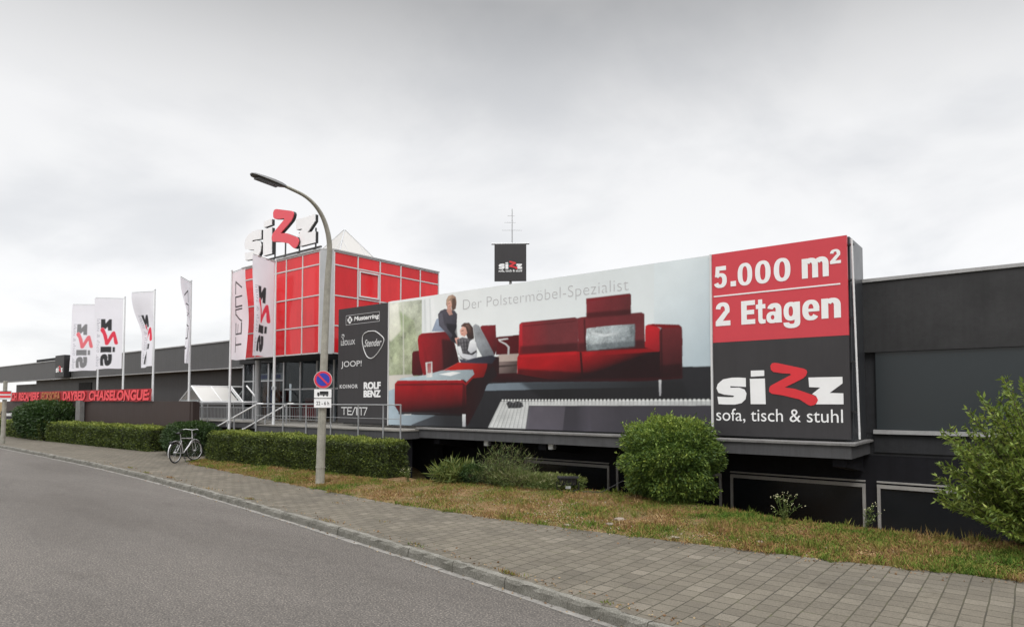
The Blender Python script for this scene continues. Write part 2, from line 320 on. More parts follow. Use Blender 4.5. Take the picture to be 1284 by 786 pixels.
POSTER = [
  ([(8.77,3.84),(10.07,3.66),(10.04,1.4),(8.74,1.44)],(205,214,217),(172,186,193),(8.76,2.86),(9.92,1.77),0.01,1,1),
  ([(-0.34,1.17),(3.92,1.21),(9.38,1.41),(9.38,1.43),(10.04,1.42),(10.02,-0.03),(-0.32,-0.18)],(38,38,42),(30,30,33),(-0.29,1.73),(-0.26,-0.18),0.03,1,1),
  ([(-0.14,3.67),(1.42,3.64),(1.44,1.44),(-0.11,1.17)],(196,200,186),(150,158,128),(-0.07,3.63),(0.88,1.69),0.16,1,1),
  ([(1.42,3.64),(1.9,3.64),(2.01,2.65),(1.43,2.65)],(212,216,216),(226,228,228),(1.42,3.18),(1.96,3.14),0.02,1,1),
  ([(-0.12,1.48),(1.11,1.49),(1.11,1.38),(-0.11,0.93)],(205,200,192),(180,176,170),(-0.12,1.4),(1.0,1.38),0.02,1,1),
  ([(-0.07,3.31),(0.4,3.42),(1.09,3.06),(1.32,2.2),(0.77,1.69),(0.07,1.87)],(120,138,96),(172,176,150),(0.17,3.13),(1.1,1.83),0.3,14,0.7),
  ([(-0.14,3.63),(0.4,3.66),(0.53,2.79),(0.06,2.5),(-0.13,2.67)],(236,236,226),(222,222,206),(-0.07,3.63),(0.41,2.64),0.06,16,0.8),
  ([(0.59,3.64),(0.63,3.64),(0.7,1.42),(0.63,1.42)],(214,214,206),(190,190,180),(0.61,3.64),(0.66,1.46),0.0,1,0.6),
  ([(1.5,3.63),(1.57,3.62),(1.62,2.7),(1.53,2.68)],(188,192,192),(200,204,204),(1.53,3.63),(1.59,2.72),0.0,2,0.7),
  ([(1.72,3.64),(1.77,3.63),(1.83,2.69),(1.76,2.68)],(192,196,196),(204,208,208),(1.74,3.61),(1.8,2.7),0.0,2,0.7),
  ([(-0.3,0.95),(0.26,1.08),(3.27,0.48),(3.28,-0.08),(-0.29,-0.18)],(160,176,186),(46,48,54),(0.09,0.46),(2.59,0.26),0.03,1,1),
  ([(1.01,0.02),(2.29,0.39),(3.27,0.4),(3.28,-0.08),(1.01,-0.14)],(70,74,80),(36,37,40),(1.01,0.01),(2.39,0.11),0.02,1,1),
  ([(3.81,1.16),(5.31,1.18),(8.87,1.16),(8.87,1.01),(5.31,0.99),(3.78,0.98)],(112,124,134),(44,46,50),(4.11,1.1),(8.49,1.1),0.03,1,1),
  ([(4.98,1.21),(9.39,1.15),(9.57,0.75),(5.95,0.63)],(18,18,20),(26,26,28),(6.41,1.19),(7.14,0.69),0.0,22,0.7),
  ([(4.23,2.38),(5.01,2.39),(5.01,1.89),(4.23,1.91)],(83,9,17),(67,6,12),(4.23,2.33),(4.98,1.92),0.03,1,1),
  ([(3.68,2.69),(3.75,2.72),(4.22,2.7),(4.26,2.06),(4.19,1.91),(3.89,1.92)],(120,24,33),(67,16,20),(3.74,2.64),(4.19,1.99),0.05,1,1),
  ([(4.14,1.82),(4.39,1.91),(4.99,1.91),(4.93,1.38),(4.28,1.37)],(128,112,108),(70,58,56),(4.28,1.78),(4.72,1.38),0.05,1,1),
  ([(4.12,1.82),(4.39,1.91),(4.99,1.91),(4.98,1.73),(4.18,1.73)],(178,162,154),(160,146,138),(4.19,1.82),(4.98,1.85),0.03,1,1),
  ([(4.25,1.63),(4.94,1.64),(4.93,1.6),(4.27,1.58)],(60,48,46),(60,48,46),(-0.33,4.94),(-0.32,4.93),0.0,1,1),
  ([(5.01,2.22),(8.53,2.02),(8.91,1.85),(8.91,1.74),(4.99,1.77)],(88,11,17),(64,6,11),(5.64,2.18),(8.49,1.79),0.02,1,1),
  ([(2.98,1.76),(3.92,1.92),(4.34,1.85),(4.34,1.37),(3.27,0.87),(2.98,1.12)],(41,9,14),(36,10,14),(3.17,1.76),(4.19,1.37),0.02,1,1),
  ([(3.92,1.42),(4.98,1.42),(8.91,1.29),(9.39,1.25),(9.39,1.18),(8.49,1.14),(3.92,1.2)],(48,9,14),(34,10,14),(5.64,1.37),(5.63,1.17),0.02,1,1),
  ([(4.94,1.81),(4.99,1.89),(6.71,1.89),(6.83,1.87),(8.87,1.87),(8.92,1.79),(8.91,1.22),(5.95,1.24),(4.94,1.4)],(156,12,20),(27,4,8),(6.86,1.88),(7.02,1.3),0.06,1,1),
  ([(5.01,1.87),(6.74,1.88),(6.74,1.8),(5.01,1.78)],(180,20,28),(152,12,20),(5.64,1.86),(5.64,1.77),0.03,4,0.9),
  ([(6.93,1.86),(8.86,1.86),(8.86,1.78),(6.93,1.76)],(152,16,22),(128,9,16),(7.15,1.82),(7.22,1.73),0.03,1,1),
  ([(6.82,1.87),(6.88,1.86),(6.93,1.25),(6.87,1.25)],(56,4,8),(40,4,6),(6.86,1.86),(6.86,1.25),0.0,1,1),
  ([(4.98,1.53),(6.86,1.38),(8.91,1.37),(8.91,1.2),(5.95,1.22),(4.94,1.37)],(27,3,6),(28,4,8),(5.64,1.53),(5.95,1.27),0.0,9,0.75),
  ([(6.75,2.67),(6.87,2.69),(8.45,2.67),(8.52,2.63),(8.53,1.89),(6.79,1.89)],(107,35,40),(92,36,40),(6.79,2.43),(8.5,2.02),0.05,1,1),
  ([(5.01,2.65),(5.08,2.7),(6.7,2.7),(6.78,2.66),(6.79,1.91),(4.99,1.9)],(136,27,36),(99,40,44),(5.06,2.28),(5.96,2.32),0.06,1,1),
  ([(5.01,2.65),(5.1,2.68),(5.11,1.91),(4.99,1.9)],(177,32,43),(160,22,32),(5.05,2.62),(5.04,1.95),0.02,2,0.9),
  ([(5.11,2.61),(6.72,2.62),(6.73,2.6),(5.12,2.59)],(76,8,14),(64,6,11),(5.64,2.64),(6.42,2.58),0.0,1,0.7),
  ([(5.03,2.1),(6.77,2.09),(6.79,1.89),(5.01,1.89)],(48,4,9),(40,4,8),(5.64,2.12),(5.95,1.88),0.0,8,0.7),
  ([(6.8,2.08),(8.52,2.06),(8.53,1.88),(6.8,1.88)],(43,4,9),(35,4,8),(7.15,2.1),(7.84,1.88),0.0,8,0.7),
  ([(6.94,2.65),(6.98,2.65),(7.01,1.91),(6.96,1.91)],(46,4,9),(46,4,9),(6.94,2.65),(6.98,1.92),0.0,3,0.8),
  ([(7.01,3.12),(8.17,3.12),(8.2,3.08),(8.19,2.65),(7.02,2.65)],(120,36,43),(86,32,35),(7.01,3.03),(8.05,2.69),0.06,1,1),
  ([(7.01,2.78),(8.19,2.76),(8.19,2.64),(7.02,2.65)],(48,6,11),(41,6,9),(7.16,2.83),(7.85,2.65),0.0,6,0.7),
  ([(7.03,3.1),(8.16,3.11),(8.17,3.06),(7.04,3.05)],(116,20,28),(100,14,22),(7.16,3.14),(8.12,3.04),0.0,2,0.8),
  ([(8.54,2.35),(8.58,2.38),(8.73,2.39),(8.9,2.28),(8.91,1.81),(8.86,1.78),(8.53,1.89)],(180,24,33),(128,20,28),(8.69,2.29),(8.89,1.82),0.04,1,1),
  ([(8.87,2.21),(8.95,2.32),(9.33,2.32),(9.4,2.27),(9.41,1.97),(9.39,1.22),(8.9,1.2)],(97,32,36),(52,16,20),(9.0,2.27),(9.23,1.31),0.05,1,1),
  ([(8.58,2.38),(8.75,2.39),(9.33,2.33),(9.39,2.27),(8.95,2.28)],(126,14,22),(96,11,17),(8.63,2.38),(9.36,2.3),0.03,1,1),
  ([(8.89,2.29),(8.94,2.3),(8.95,1.22),(8.9,1.21)],(32,4,8),(27,3,6),(8.91,2.28),(8.92,1.26),0.0,3,0.7),
  ([(8.9,1.48),(9.39,1.5),(9.39,1.21),(8.9,1.19)],(24,3,6),(24,4,6),(8.99,1.48),(9.05,1.22),0.0,10,0.7),
  ([(7.02,2.41),(7.64,2.43),(8.28,2.42),(8.29,2.26),(8.26,1.93),(7.64,1.91),(7.02,1.89),(7.0,2.17)],(176,184,186),(116,124,128),(7.15,2.4),(8.11,1.92),0.3,1,1),
  ([(7.02,2.03),(8.28,2.05),(8.28,1.91),(7.02,1.88)],(84,92,96),(76,84,88),(7.15,2.03),(7.84,1.88),0.2,6,0.7),
  ([(7.15,2.33),(7.5,2.24),(7.88,2.28),(7.88,2.23),(7.5,2.18),(7.15,2.27)],(206,212,214),(196,202,204),(7.15,2.31),(7.84,2.23),0.1,5,0.7),
  ([(8.26,2.41),(8.29,2.4),(8.28,1.93),(8.25,1.93)],(90,96,100),(80,86,90),(8.27,2.41),(8.26,1.93),0.0,2,0.8),
  ([(8.85,1.16),(8.91,1.16),(8.9,0.82),(8.86,0.82)],(206,208,208),(160,160,164),(-0.28,1.33),(-0.28,0.93),0.0,1,1),
  ([(4.39,0.69),(10.03,0.73),(10.03,0.61),(5.31,0.59),(5.21,0.01),(3.96,0.01)],(196,198,196),(176,178,178),(4.37,0.62),(9.68,0.64),0.06,1,1),
  ([(5.33,0.58),(10.03,0.61),(10.02,-0.01),(5.21,0.0)],(84,80,88),(58,56,62),(5.63,0.5),(7.83,0.05),0.03,1,1),
  ([(6.41,0.58),(7.07,0.58),(7.14,0.0),(6.33,-0.01)],(54,52,58),(72,69,77),(6.71,0.26),(7.14,0.27),0.02,1,1),
  ([(4.58,0.65),(4.67,0.71),(4.81,0.67),(4.94,0.71),(5.11,0.67),(5.14,0.57),(5.03,0.53),(4.65,0.52)],(28,28,30),(40,40,42),(4.64,0.69),(5.14,0.56),0.1,1,1),
  ([(1.02,2.1),(1.08,2.16),(1.34,2.17),(1.48,1.82),(1.48,1.44),(1.06,1.45),(1.01,1.53)],(83,8,14),(56,6,11),(1.04,2.1),(1.44,1.48),0.03,1,1),
  ([(1.25,2.47),(1.29,2.6),(1.43,2.66),(2.37,2.65),(2.6,2.59),(2.72,2.35),(2.92,1.76),(2.24,1.54),(1.5,1.43),(1.34,1.9)],(152,16,28),(60,20,24),(1.32,2.43),(2.6,1.78),0.05,1,1),
  ([(1.43,2.42),(1.51,2.43),(1.71,1.66),(1.61,1.63)],(140,20,30),(96,9,17),(1.45,2.42),(1.65,1.66),0.0,6,0.6),
  ([(1.32,2.58),(1.45,2.65),(2.37,2.64),(2.56,2.58),(2.48,2.53),(1.43,2.53)],(137,20,28),(89,11,17),(1.43,2.61),(2.48,2.57),0.0,4,0.8),
  ([(2.23,2.45),(2.68,2.38),(2.9,1.77),(2.3,1.58)],(26,6,10),(30,8,12),(2.27,2.38),(2.78,1.77),0.0,12,0.75),
  ([(2.24,1.54),(2.9,1.77),(3.94,1.75),(3.92,1.59),(3.78,1.3),(3.27,0.86),(3.1,0.9),(3.17,1.24),(3.46,1.44),(3.41,1.55)],(166,25,17),(96,8,12),(2.98,1.66),(3.46,1.04),0.03,1,1),
  ([(3.16,1.12),(3.42,1.32),(3.8,1.34),(4.14,1.64),(4.28,1.37),(3.91,1.11),(3.74,0.76),(3.48,0.38),(3.2,0.0),(3.14,0.37)],(35,8,11),(28,16,20),(3.27,1.04),(3.92,1.04),0.02,1,1),
  ([(0.57,1.39),(1.5,1.44),(2.24,1.56),(3.41,1.55),(3.47,1.43),(3.19,1.23),(3.08,1.29),(0.43,1.31)],(176,190,196),(140,152,158),(0.88,1.38),(3.27,1.4),0.05,1,1),
  ([(2.12,1.46),(2.68,1.52),(2.98,1.48),(2.58,1.4)],(226,228,226),(216,218,218),(2.18,1.46),(2.88,1.48),0.02,1,1),
  ([(0.27,1.22),(0.4,1.32),(3.04,1.28),(3.17,1.17),(3.18,0.35),(1.77,0.37),(0.46,0.37),(0.27,0.57)],(152,9,20),(28,4,8),(1.76,1.29),(1.83,0.43),0.05,1,1),
  ([(0.31,1.22),(3.06,1.2),(3.16,1.12),(3.04,1.15),(0.34,1.16)],(88,4,11),(68,4,9),(0.89,1.21),(2.98,1.15),0.0,2,0.8),
  ([(3.04,1.18),(3.17,1.13),(3.16,0.36),(3.02,0.37)],(41,3,8),(32,3,6),(3.08,1.12),(3.1,0.41),0.0,4,0.7),
  ([(0.44,0.37),(1.77,0.37),(3.18,0.35),(3.18,0.3),(0.46,0.32)],(22,10,12),(22,10,12),(-0.33,4.94),(-0.32,4.93),0.0,1,1),
  ([(3.03,0.35),(3.16,0.35),(3.16,0.01),(3.04,0.01)],(200,202,202),(150,150,154),(-0.27,0.33),(-0.27,-0.02),0.0,1,1),
  ([(0.67,0.32),(1.01,0.33),(0.98,0.3),(0.69,0.29)],(190,192,192),(190,190,192),(-0.27,0.33),(-0.27,-0.02),0.0,1,1),
  ([(1.83,2.69),(2.02,3.03),(2.19,3.06),(2.41,2.65)],(150,162,180),(120,130,150),(1.9,2.99),(2.37,2.65),0.1,1,1),
  ([(2.08,3.16),(2.18,3.25),(2.35,3.29),(2.73,3.21),(2.83,3.1),(2.81,2.74),(2.74,2.62),(2.9,2.35),(2.84,2.26),(2.6,2.37),(2.41,2.62),(2.13,2.83)],(74,72,82),(44,42,48),(2.16,3.2),(2.78,2.49),0.08,1,1),
  ([(2.41,2.88),(2.82,2.81),(2.82,2.62),(2.88,2.34),(2.68,2.35),(2.48,2.6)],(30,28,34),(26,26,32),(2.47,2.8),(2.78,2.42),0.1,4,0.8),
  ([(2.12,3.15),(2.25,3.19),(2.33,2.84),(2.66,2.53),(2.6,2.47),(2.35,2.65),(2.15,2.86)],(92,90,100),(66,64,74),(2.17,3.12),(2.6,2.5),0.1,2,0.9),
  ([(2.41,3.25),(2.59,3.2),(2.67,3.11),(2.53,3.09)],(206,160,144),(180,136,122),(2.45,3.23),(2.61,3.11),0.02,1,0.8),
  ([(2.43,3.33),(2.59,3.32),(2.63,3.18),(2.47,3.17)],(196,150,134),(176,130,116),(2.47,3.32),(2.59,3.19),0.03,1,1),
  ([(2.41,3.54),(2.49,3.64),(2.65,3.66),(2.77,3.59),(2.81,3.43),(2.77,3.25),(2.63,3.21),(2.59,3.38),(2.47,3.3),(2.4,3.4)],(166,136,116),(98,78,68),(2.47,3.61),(2.77,3.25),0.12,1,1),
  ([(2.43,3.48),(2.57,3.51),(2.63,3.37),(2.57,3.28),(2.47,3.3)],(214,168,150),(190,144,128),(2.45,3.46),(2.61,3.29),0.03,1,1),
  ([(2.47,3.61),(2.59,3.64),(2.63,3.61),(2.53,3.53),(2.45,3.39),(2.42,3.47)],(198,170,146),(170,138,116),(2.47,3.61),(2.47,3.39),0.1,2,0.8),
  ([(2.47,3.43),(2.55,3.44),(2.55,3.42),(2.47,3.41)],(92,66,60),(92,66,60),(-0.33,4.94),(-0.32,4.93),0.0,1,0.8),
  ([(2.51,3.35),(2.57,3.35),(2.57,3.34),(2.51,3.33)],(160,90,84),(160,90,84),(-0.33,4.94),(-0.32,4.93),0.0,1,0.8),
  ([(2.63,3.55),(2.75,3.55),(2.79,3.36),(2.69,3.21),(2.63,3.32)],(92,70,60),(74,56,50),(2.67,3.52),(2.71,3.22),0.15,2,0.9),
  ([(2.74,2.44),(2.9,2.46),(2.96,2.29),(2.82,2.26)],(210,160,146),(190,140,126),(2.78,2.42),(2.94,2.28),0.03,1,1),
  ([(3.42,2.73),(3.51,2.78),(3.64,2.72),(3.85,2.42),(4.14,1.98),(4.19,1.88),(3.78,1.84),(3.51,2.23)],(150,154,158),(100,104,110),(3.46,2.73),(4.1,1.89),0.12,1,1),
  ([(2.97,2.77),(3.09,2.84),(3.28,2.83),(3.42,2.69),(3.46,2.42),(3.4,2.28),(3.25,2.35),(3.13,2.6)],(78,56,50),(44,34,34),(3.07,2.82),(3.41,2.31),0.1,1,1),
  ([(2.93,2.64),(3.03,2.75),(3.15,2.71),(3.21,2.55),(3.11,2.46),(2.97,2.51)],(216,168,152),(186,138,122),(2.97,2.69),(3.15,2.47),0.03,1,1),
  ([(3.13,2.78),(3.25,2.79),(3.34,2.68),(3.36,2.46),(3.28,2.53),(3.23,2.69)],(110,84,74),(70,50,46),(3.17,2.77),(3.32,2.49),0.15,2,0.7),
  ([(2.99,2.64),(3.07,2.65),(3.07,2.62),(2.99,2.61)],(86,60,54),(86,60,54),(-0.33,4.94),(-0.32,4.93),0.0,1,0.8),
  ([(2.99,2.55),(3.06,2.55),(3.06,2.53),(2.99,2.54)],(176,92,88),(176,92,88),(-0.33,4.94),(-0.32,4.93),0.0,1,0.8),
  ([(2.82,2.4),(3.03,2.45),(3.4,2.37),(3.53,2.19),(3.57,1.99),(3.44,1.8),(3.06,1.82),(2.86,2.03)],(84,82,86),(50,50,54),(2.88,2.41),(3.46,1.81),0.35,1,1),
  ([(2.9,2.4),(2.93,2.4),(3.01,1.83),(2.98,1.83)],(140,138,140),(110,108,112),(2.98,2.39),(3.17,1.83),0.1,1,0.5),
  ([(3.0,2.39),(3.03,2.39),(3.11,1.83),(3.08,1.83)],(140,138,140),(110,108,112),(2.98,2.39),(3.17,1.83),0.1,1,0.5),
  ([(3.11,2.39),(3.14,2.38),(3.22,1.82),(3.19,1.83)],(140,138,140),(110,108,112),(2.98,2.39),(3.17,1.83),0.1,1,0.5),
  ([(3.22,2.38),(3.25,2.38),(3.33,1.82),(3.3,1.82)],(140,138,140),(110,108,112),(2.98,2.39),(3.17,1.83),0.1,1,0.5),
  ([(3.32,2.37),(3.35,2.37),(3.43,1.82),(3.4,1.82)],(140,138,140),(110,108,112),(2.98,2.39),(3.17,1.83),0.1,1,0.5),
  ([(3.43,2.37),(3.46,2.36),(3.53,1.81),(3.51,1.81)],(140,138,140),(110,108,112),(2.98,2.39),(3.17,1.83),0.1,1,0.5),
  ([(2.86,2.31),(3.51,2.32),(3.53,2.29),(2.86,2.28)],(44,42,46),(36,36,40),(2.88,2.34),(3.46,2.31),0.1,1,0.55),
  ([(2.86,2.21),(3.51,2.22),(3.53,2.19),(2.86,2.18)],(44,42,46),(36,36,40),(2.88,2.34),(3.46,2.31),0.1,1,0.55),
  ([(2.86,2.11),(3.51,2.12),(3.53,2.09),(2.86,2.08)],(44,42,46),(36,36,40),(2.88,2.34),(3.46,2.31),0.1,1,0.55),
  ([(2.86,2.01),(3.51,2.02),(3.53,1.99),(2.86,1.98)],(44,42,46),(36,36,40),(2.88,2.34),(3.46,2.31),0.1,1,0.55),
  ([(2.86,1.91),(3.51,1.92),(3.53,1.9),(2.86,1.88)],(44,42,46),(36,36,40),(2.88,2.34),(3.46,2.31),0.1,1,0.55),
  ([(3.3,2.32),(3.42,2.38),(3.53,2.28),(3.57,2.08),(3.34,1.99),(3.23,2.08)],(214,216,218),(176,178,184),(3.36,2.31),(3.46,2.0),0.05,1,1),
  ([(2.84,2.21),(2.96,2.21),(3.04,2.0),(3.4,1.94),(3.55,2.02),(3.57,1.89),(3.36,1.79),(3.02,1.89),(2.88,2.01)],(218,220,222),(170,172,178),(2.88,2.2),(3.46,1.81),0.06,1,1),
  ([(2.9,1.87),(3.17,1.81),(3.51,1.87),(4.1,1.91),(4.23,1.84),(4.1,1.69),(3.66,1.71),(2.98,1.75)],(58,58,74),(36,36,46),(2.98,1.83),(4.1,1.72),0.06,1,1),
  ([(4.62,1.9),(4.63,2.09),(4.55,2.16),(4.34,2.26),(4.3,2.32),(4.63,2.33),(4.65,2.3),(4.37,2.28),(4.58,2.19),(4.69,2.1),(4.68,1.9)],(196,196,196),(170,170,170),(4.37,2.32),(4.63,1.9),0.0,1,1),
  ([(1.58,1.81),(1.86,1.83),(1.87,1.39),(1.63,1.38)],(190,186,184),(206,206,204),(1.59,1.81),(1.86,1.39),0.15,1,1),
  ([(1.66,1.78),(1.81,1.79),(1.82,1.51),(1.67,1.5)],(140,60,62),(170,120,118),(1.65,1.77),(1.81,1.51),0.05,1,1),
]
LOGO = {'s':[(0.254,0.22),(0.195,0.225),(0.136,0.225),(0.059,0.212),(0.013,0.174),(0.0,0.136),(0.017,0.097),(0.068,0.081),(0.148,0.072),(0.153,0.068),(0.144,0.059),(0.089,0.059),(0.008,0.064),(0.017,0.0),(0.089,-0.004),(0.161,-0.004),(0.216,0.008),(0.25,0.042),(0.258,0.089),(0.242,0.123),(0.195,0.14),(0.123,0.14),(0.119,0.148),(0.123,0.153),(0.254,0.144)],
  'stem':[(0.288,0.212),(0.411,0.212),(0.415,0.0),(0.292,0.0)],
  'dot':[(0.297,0.28),(0.407,0.28),(0.407,0.233),(0.297,0.229)],
  'red':[(0.458,0.314),(0.47,0.335),(0.492,0.339),(0.517,0.335),(0.716,0.284),(0.737,0.271),(0.742,0.254),(0.733,0.229),(0.712,0.208),(0.648,0.174),(0.568,0.136),(0.648,0.123),(0.784,0.072),(0.809,0.055),(0.818,0.034),(0.809,0.013),(0.792,-0.004),(0.763,-0.013),(0.742,-0.004),(0.682,0.038),(0.551,0.072),(0.466,0.085),(0.445,0.102),(0.445,0.127),(0.453,0.148),(0.475,0.161),(0.555,0.203),(0.619,0.237),(0.61,0.246),(0.555,0.25),(0.483,0.263),(0.462,0.28)],
  'z':[(0.75,0.212),(0.996,0.212),(0.996,0.161),(0.903,0.089),(1.0,0.085),(1.0,0.0),(0.801,0.0),(0.818,0.034),(0.805,0.064),(0.775,0.081),(0.835,0.131),(0.754,0.136)]}


# ------------------------------------------------------------------ materials
M = {}
def asphalt():
    m = bpy.data.materials.new('asphalt'); t, n, l, b = nodes(m)
    big = noise(t, .30, 5, .6, stretch=(.25, 1, 1)); fine = noise(t, 48, 2, .75); mid = noise(t, 7, 5, .65); grit = noise(t, 130, 1, .5)
    c = ramp(t, big, [(.3, (.062, .056, .050)), (.5, (.088, .081, .074)), (.7, (.116, .106, .096))])
    c = mix(t, 1., c, ramp(t, fine, [(.30, (.30, .30, .31)), (.46, (.85, .85, .85)), (.56, (1.1, 1.09, 1.07)), (.70, (2.5, 2.42, 2.3))]), 'MULTIPLY')
    c = mix(t, .6, c, ramp(t, grit, [(.3, (.6, .6, .6)), (.7, (1.45, 1.42, 1.4))]), 'MULTIPLY')
    c = mix(t, .7, c, ramp(t, mid, [(.3, (.78, .78, .78)), (.7, (1.18, 1.17, 1.16))]), 'MULTIPLY')
    st = ramp(t, noise(t, .8, 4, .6, stretch=(.6, 1.4, 1)), [(.62, (1, 1, 1)), (.72, (.82, .81, .80))]); c = mix(t, 1., c, st, 'MULTIPLY')
    v = t.nodes.new('ShaderNodeTexVoronoi'); v.feature = 'DISTANCE_TO_EDGE'; v.inputs['Scale'].default_value = .16
    tcn = t.nodes.new('ShaderNodeTexCoord'); wb = t.nodes.new('ShaderNodeTexNoise'); wb.inputs['Scale'].default_value = 1.6; wb.inputs['Detail'].default_value = 6; l.new(tcn.outputs['Object'], wb.inputs['Vector'])
    vm = t.nodes.new('ShaderNodeVectorMath'); vm.operation = 'MULTIPLY_ADD'; l.new(wb.outputs['Color'], vm.inputs[0]); vm.inputs[1].default_value = (1.1, 1.1, 0); l.new(tcn.outputs['Object'], vm.inputs[2]); l.new(vm.outputs[0], v.inputs['Vector'])
    gate = ramp(t, noise(t, .22, 2, .5), [(.54, (0, 0, 0)), (.60, (1, 1, 1))]); ck = ramp(t, v.outputs['Distance'], [(.0012, (.45, .45, .45)), (.004, (0, 0, 0))])
    c = mix(t, mix(t, 1., gate, ck, 'MULTIPLY'), c, (.035, .033, .03))
    l.new(c, b.inputs['Base Color']); b.inputs['Roughness'].default_value = .85; b.inputs['Specular IOR Level'].default_value = .25
    bump(t, b, fine, .45, .008); return m
def pavers():
    m = bpy.data.materials.new('concrete_pavers'); t, n, l, b = nodes(m)
    tcn = n.new('ShaderNodeTexCoord'); mp = n.new('ShaderNodeMapping'); mp.inputs['Rotation'].default_value = (0, 0, radians(90)); l.new(tcn.outputs['Object'], mp.inputs[0])
    wob = n.new('ShaderNodeTexNoise'); wob.inputs['Scale'].default_value = 1.2; l.new(tcn.outputs['Object'], wob.inputs['Vector'])
    vm = n.new('ShaderNodeVectorMath'); vm.operation = 'MULTIPLY_ADD'; l.new(wob.outputs['Color'], vm.inputs[0]); vm.inputs[1].default_value = (.03, .03, 0); l.new(mp.outputs[0], vm.inputs[2])
    def br(mort, smooth):
        k = n.new('ShaderNodeTexBrick'); k.offset = .5; k.offset_frequency = 2; l.new(vm.outputs[0], k.inputs['Vector'])
        k.inputs['Scale'].default_value = 1; k.inputs['Brick Width'].default_value = .205; k.inputs['Row Height'].default_value = .195
        k.inputs['Mortar Size'].default_value = mort; k.inputs['Mortar Smooth'].default_value = smooth
        k.inputs['Color1'].default_value = (0, 0, 0, 1); k.inputs['Color2'].default_value = (1, 1, 1, 1); k.inputs['Mortar'].default_value = (.5, .5, .5, 1); return k
    k = br(.0075, .25)
    bc = ramp(t, k.outputs['Color'], [(0, (.100, .088, .070)), (.5, (.112, .099, .079)), (.9, (.124, .110, .088)), (1, (.142, .126, .102))])
    g = noise(t, 60, 3, .7); w = noise(t, .9, 5, .6); st = ramp(t, noise(t, 1.7, 5, .7), [(.58, (1, 1, 1)), (.72, (.70, .69, .66))])
    bc = mix(t, 1., bc, st, 'MULTIPLY'); bc = mix(t, 1., bc, ramp(t, g, [(.3, (.72, .72, .72)), (.7, (1.22, 1.22, 1.22))]), 'MULTIPLY')
    bc = mix(t, 1., bc, ramp(t, w, [(.3, (.8, .8, .79)), (.7, (1.12, 1.11, 1.08))]), 'MULTIPLY')
    jn = ramp(t, noise(t, 5, 4, .6), [(.35, (.038, .034, .026)), (.62, (.052, .048, .030)), (.75, (.065, .072, .028))])
    c = mix(t, k.outputs['Fac'], bc, jn)
    l.new(c, b.inputs['Base Color']); b.inputs['Roughness'].default_value = .9; b.inputs['Specular IOR Level'].default_value = .25
    h = math_(t, 'SUBTRACT', math_(t, 'MULTIPLY', g, .15), k.outputs['Fac']); bump(t, b, h, .6, .008); return m
def soil():
    m = bpy.data.materials.new('dry_verge'); t, n, l, b = nodes(m)
    a = noise(t, 1.1, 6, .65); d = noise(t, 5, 5, .65); f = noise(t, 45, 3, .7)
    c = ramp(t, a, [(.32, (.08, .09, .026)), (.45, (.14, .11, .04)), (.55, (.19, .10, .045)), (.68, (.25, .17, .085))])
    c = mix(t, .55, c, ramp(t, d, [(.3, (.07, .085, .025)), (.5, (.15, .10, .055)), (.72, (.26, .21, .13))]))
    c = mix(t, 1., c, ramp(t, f, [(.3, (.5, .5, .5)), (.7, (1.4, 1.4, 1.35))]), 'MULTIPLY')
    l.new(c, b.inputs['Base Color']); b.inputs['Roughness'].default_value = .95; b.inputs['Specular IOR Level'].default_value = .1
    bump(t, b, math_(t, 'ADD', f, d), .9, .03); return m
def granite():
    m = bpy.data.materials.new('granite_kerb'); t, n, l, b = nodes(m)
    f = noise(t, 70, 3, .75); w = noise(t, 3, 5, .6)
    c = ramp(t, f, [(.3, (.07, .066, .056)), (.5, (.145, .138, .12)), (.7, (.24, .23, .205))])
    c = mix(t, 1., c, ramp(t, w, [(.3, (.62, .62, .58)), (.65, (1.1, 1.1, 1.08))]), 'MULTIPLY')
    l.new(c, b.inputs['Base Color']); b.inputs['Roughness'].default_value = .85; bump(t, b, noise(t, 22, 4, .6), .5, .012); return m
def grass_mat():
    m = bpy.data.materials.new('verge_grass'); t, n, l, b = nodes(m)
    a = n.new('ShaderNodeAttribute'); a.attribute_name = 'rnd'
    p = noise(t, .85, 6, .72); f = math_(t, 'ADD', math_(t, 'MULTIPLY', a.outputs['Fac'], .42), math_(t, 'MULTIPLY', math_(t, 'SUBTRACT', p, .362), 2.1), clamp=True)
    c = ramp(t, f, [(.05, (.05, .10, .016)), (.33, (.105, .145, .024)), (.46, (.18, .165, .045)), (.58, (.23, .145, .055)), (.74, (.19, .095, .050)), (.92, (.42, .32, .16))])
    l.new(c, b.inputs['Base Color']); b.inputs['Roughness'].default_value = .8; b.inputs['Specular IOR Level'].default_value = .08
    return m
def cladding(name, col, axis_scale, amt=.1, rough=.5, depth=.25, streak=.2):
    """ribbed sheet metal: standing ribs at a fixed spacing along X"""
    m = pm(name, col, rough, amt, 1.2, 0, .25, streak=streak); t = m.node_tree; b = t.nodes['Principled BSDF']
    c = t.nodes.new('ShaderNodeTexCoord'); s = t.nodes.new('ShaderNodeSeparateXYZ'); t.links.new(c.outputs['Object'], s.inputs[0])
    f = math_(t, 'ABSOLUTE', math_(t, 'SUBTRACT', math_(t, 'FRACT', math_(t, 'MULTIPLY', s.outputs[0], axis_scale)), .5))
    h = math_(t, 'GREATER_THAN', f, .44); bump(t, b, h, depth, .02); return m
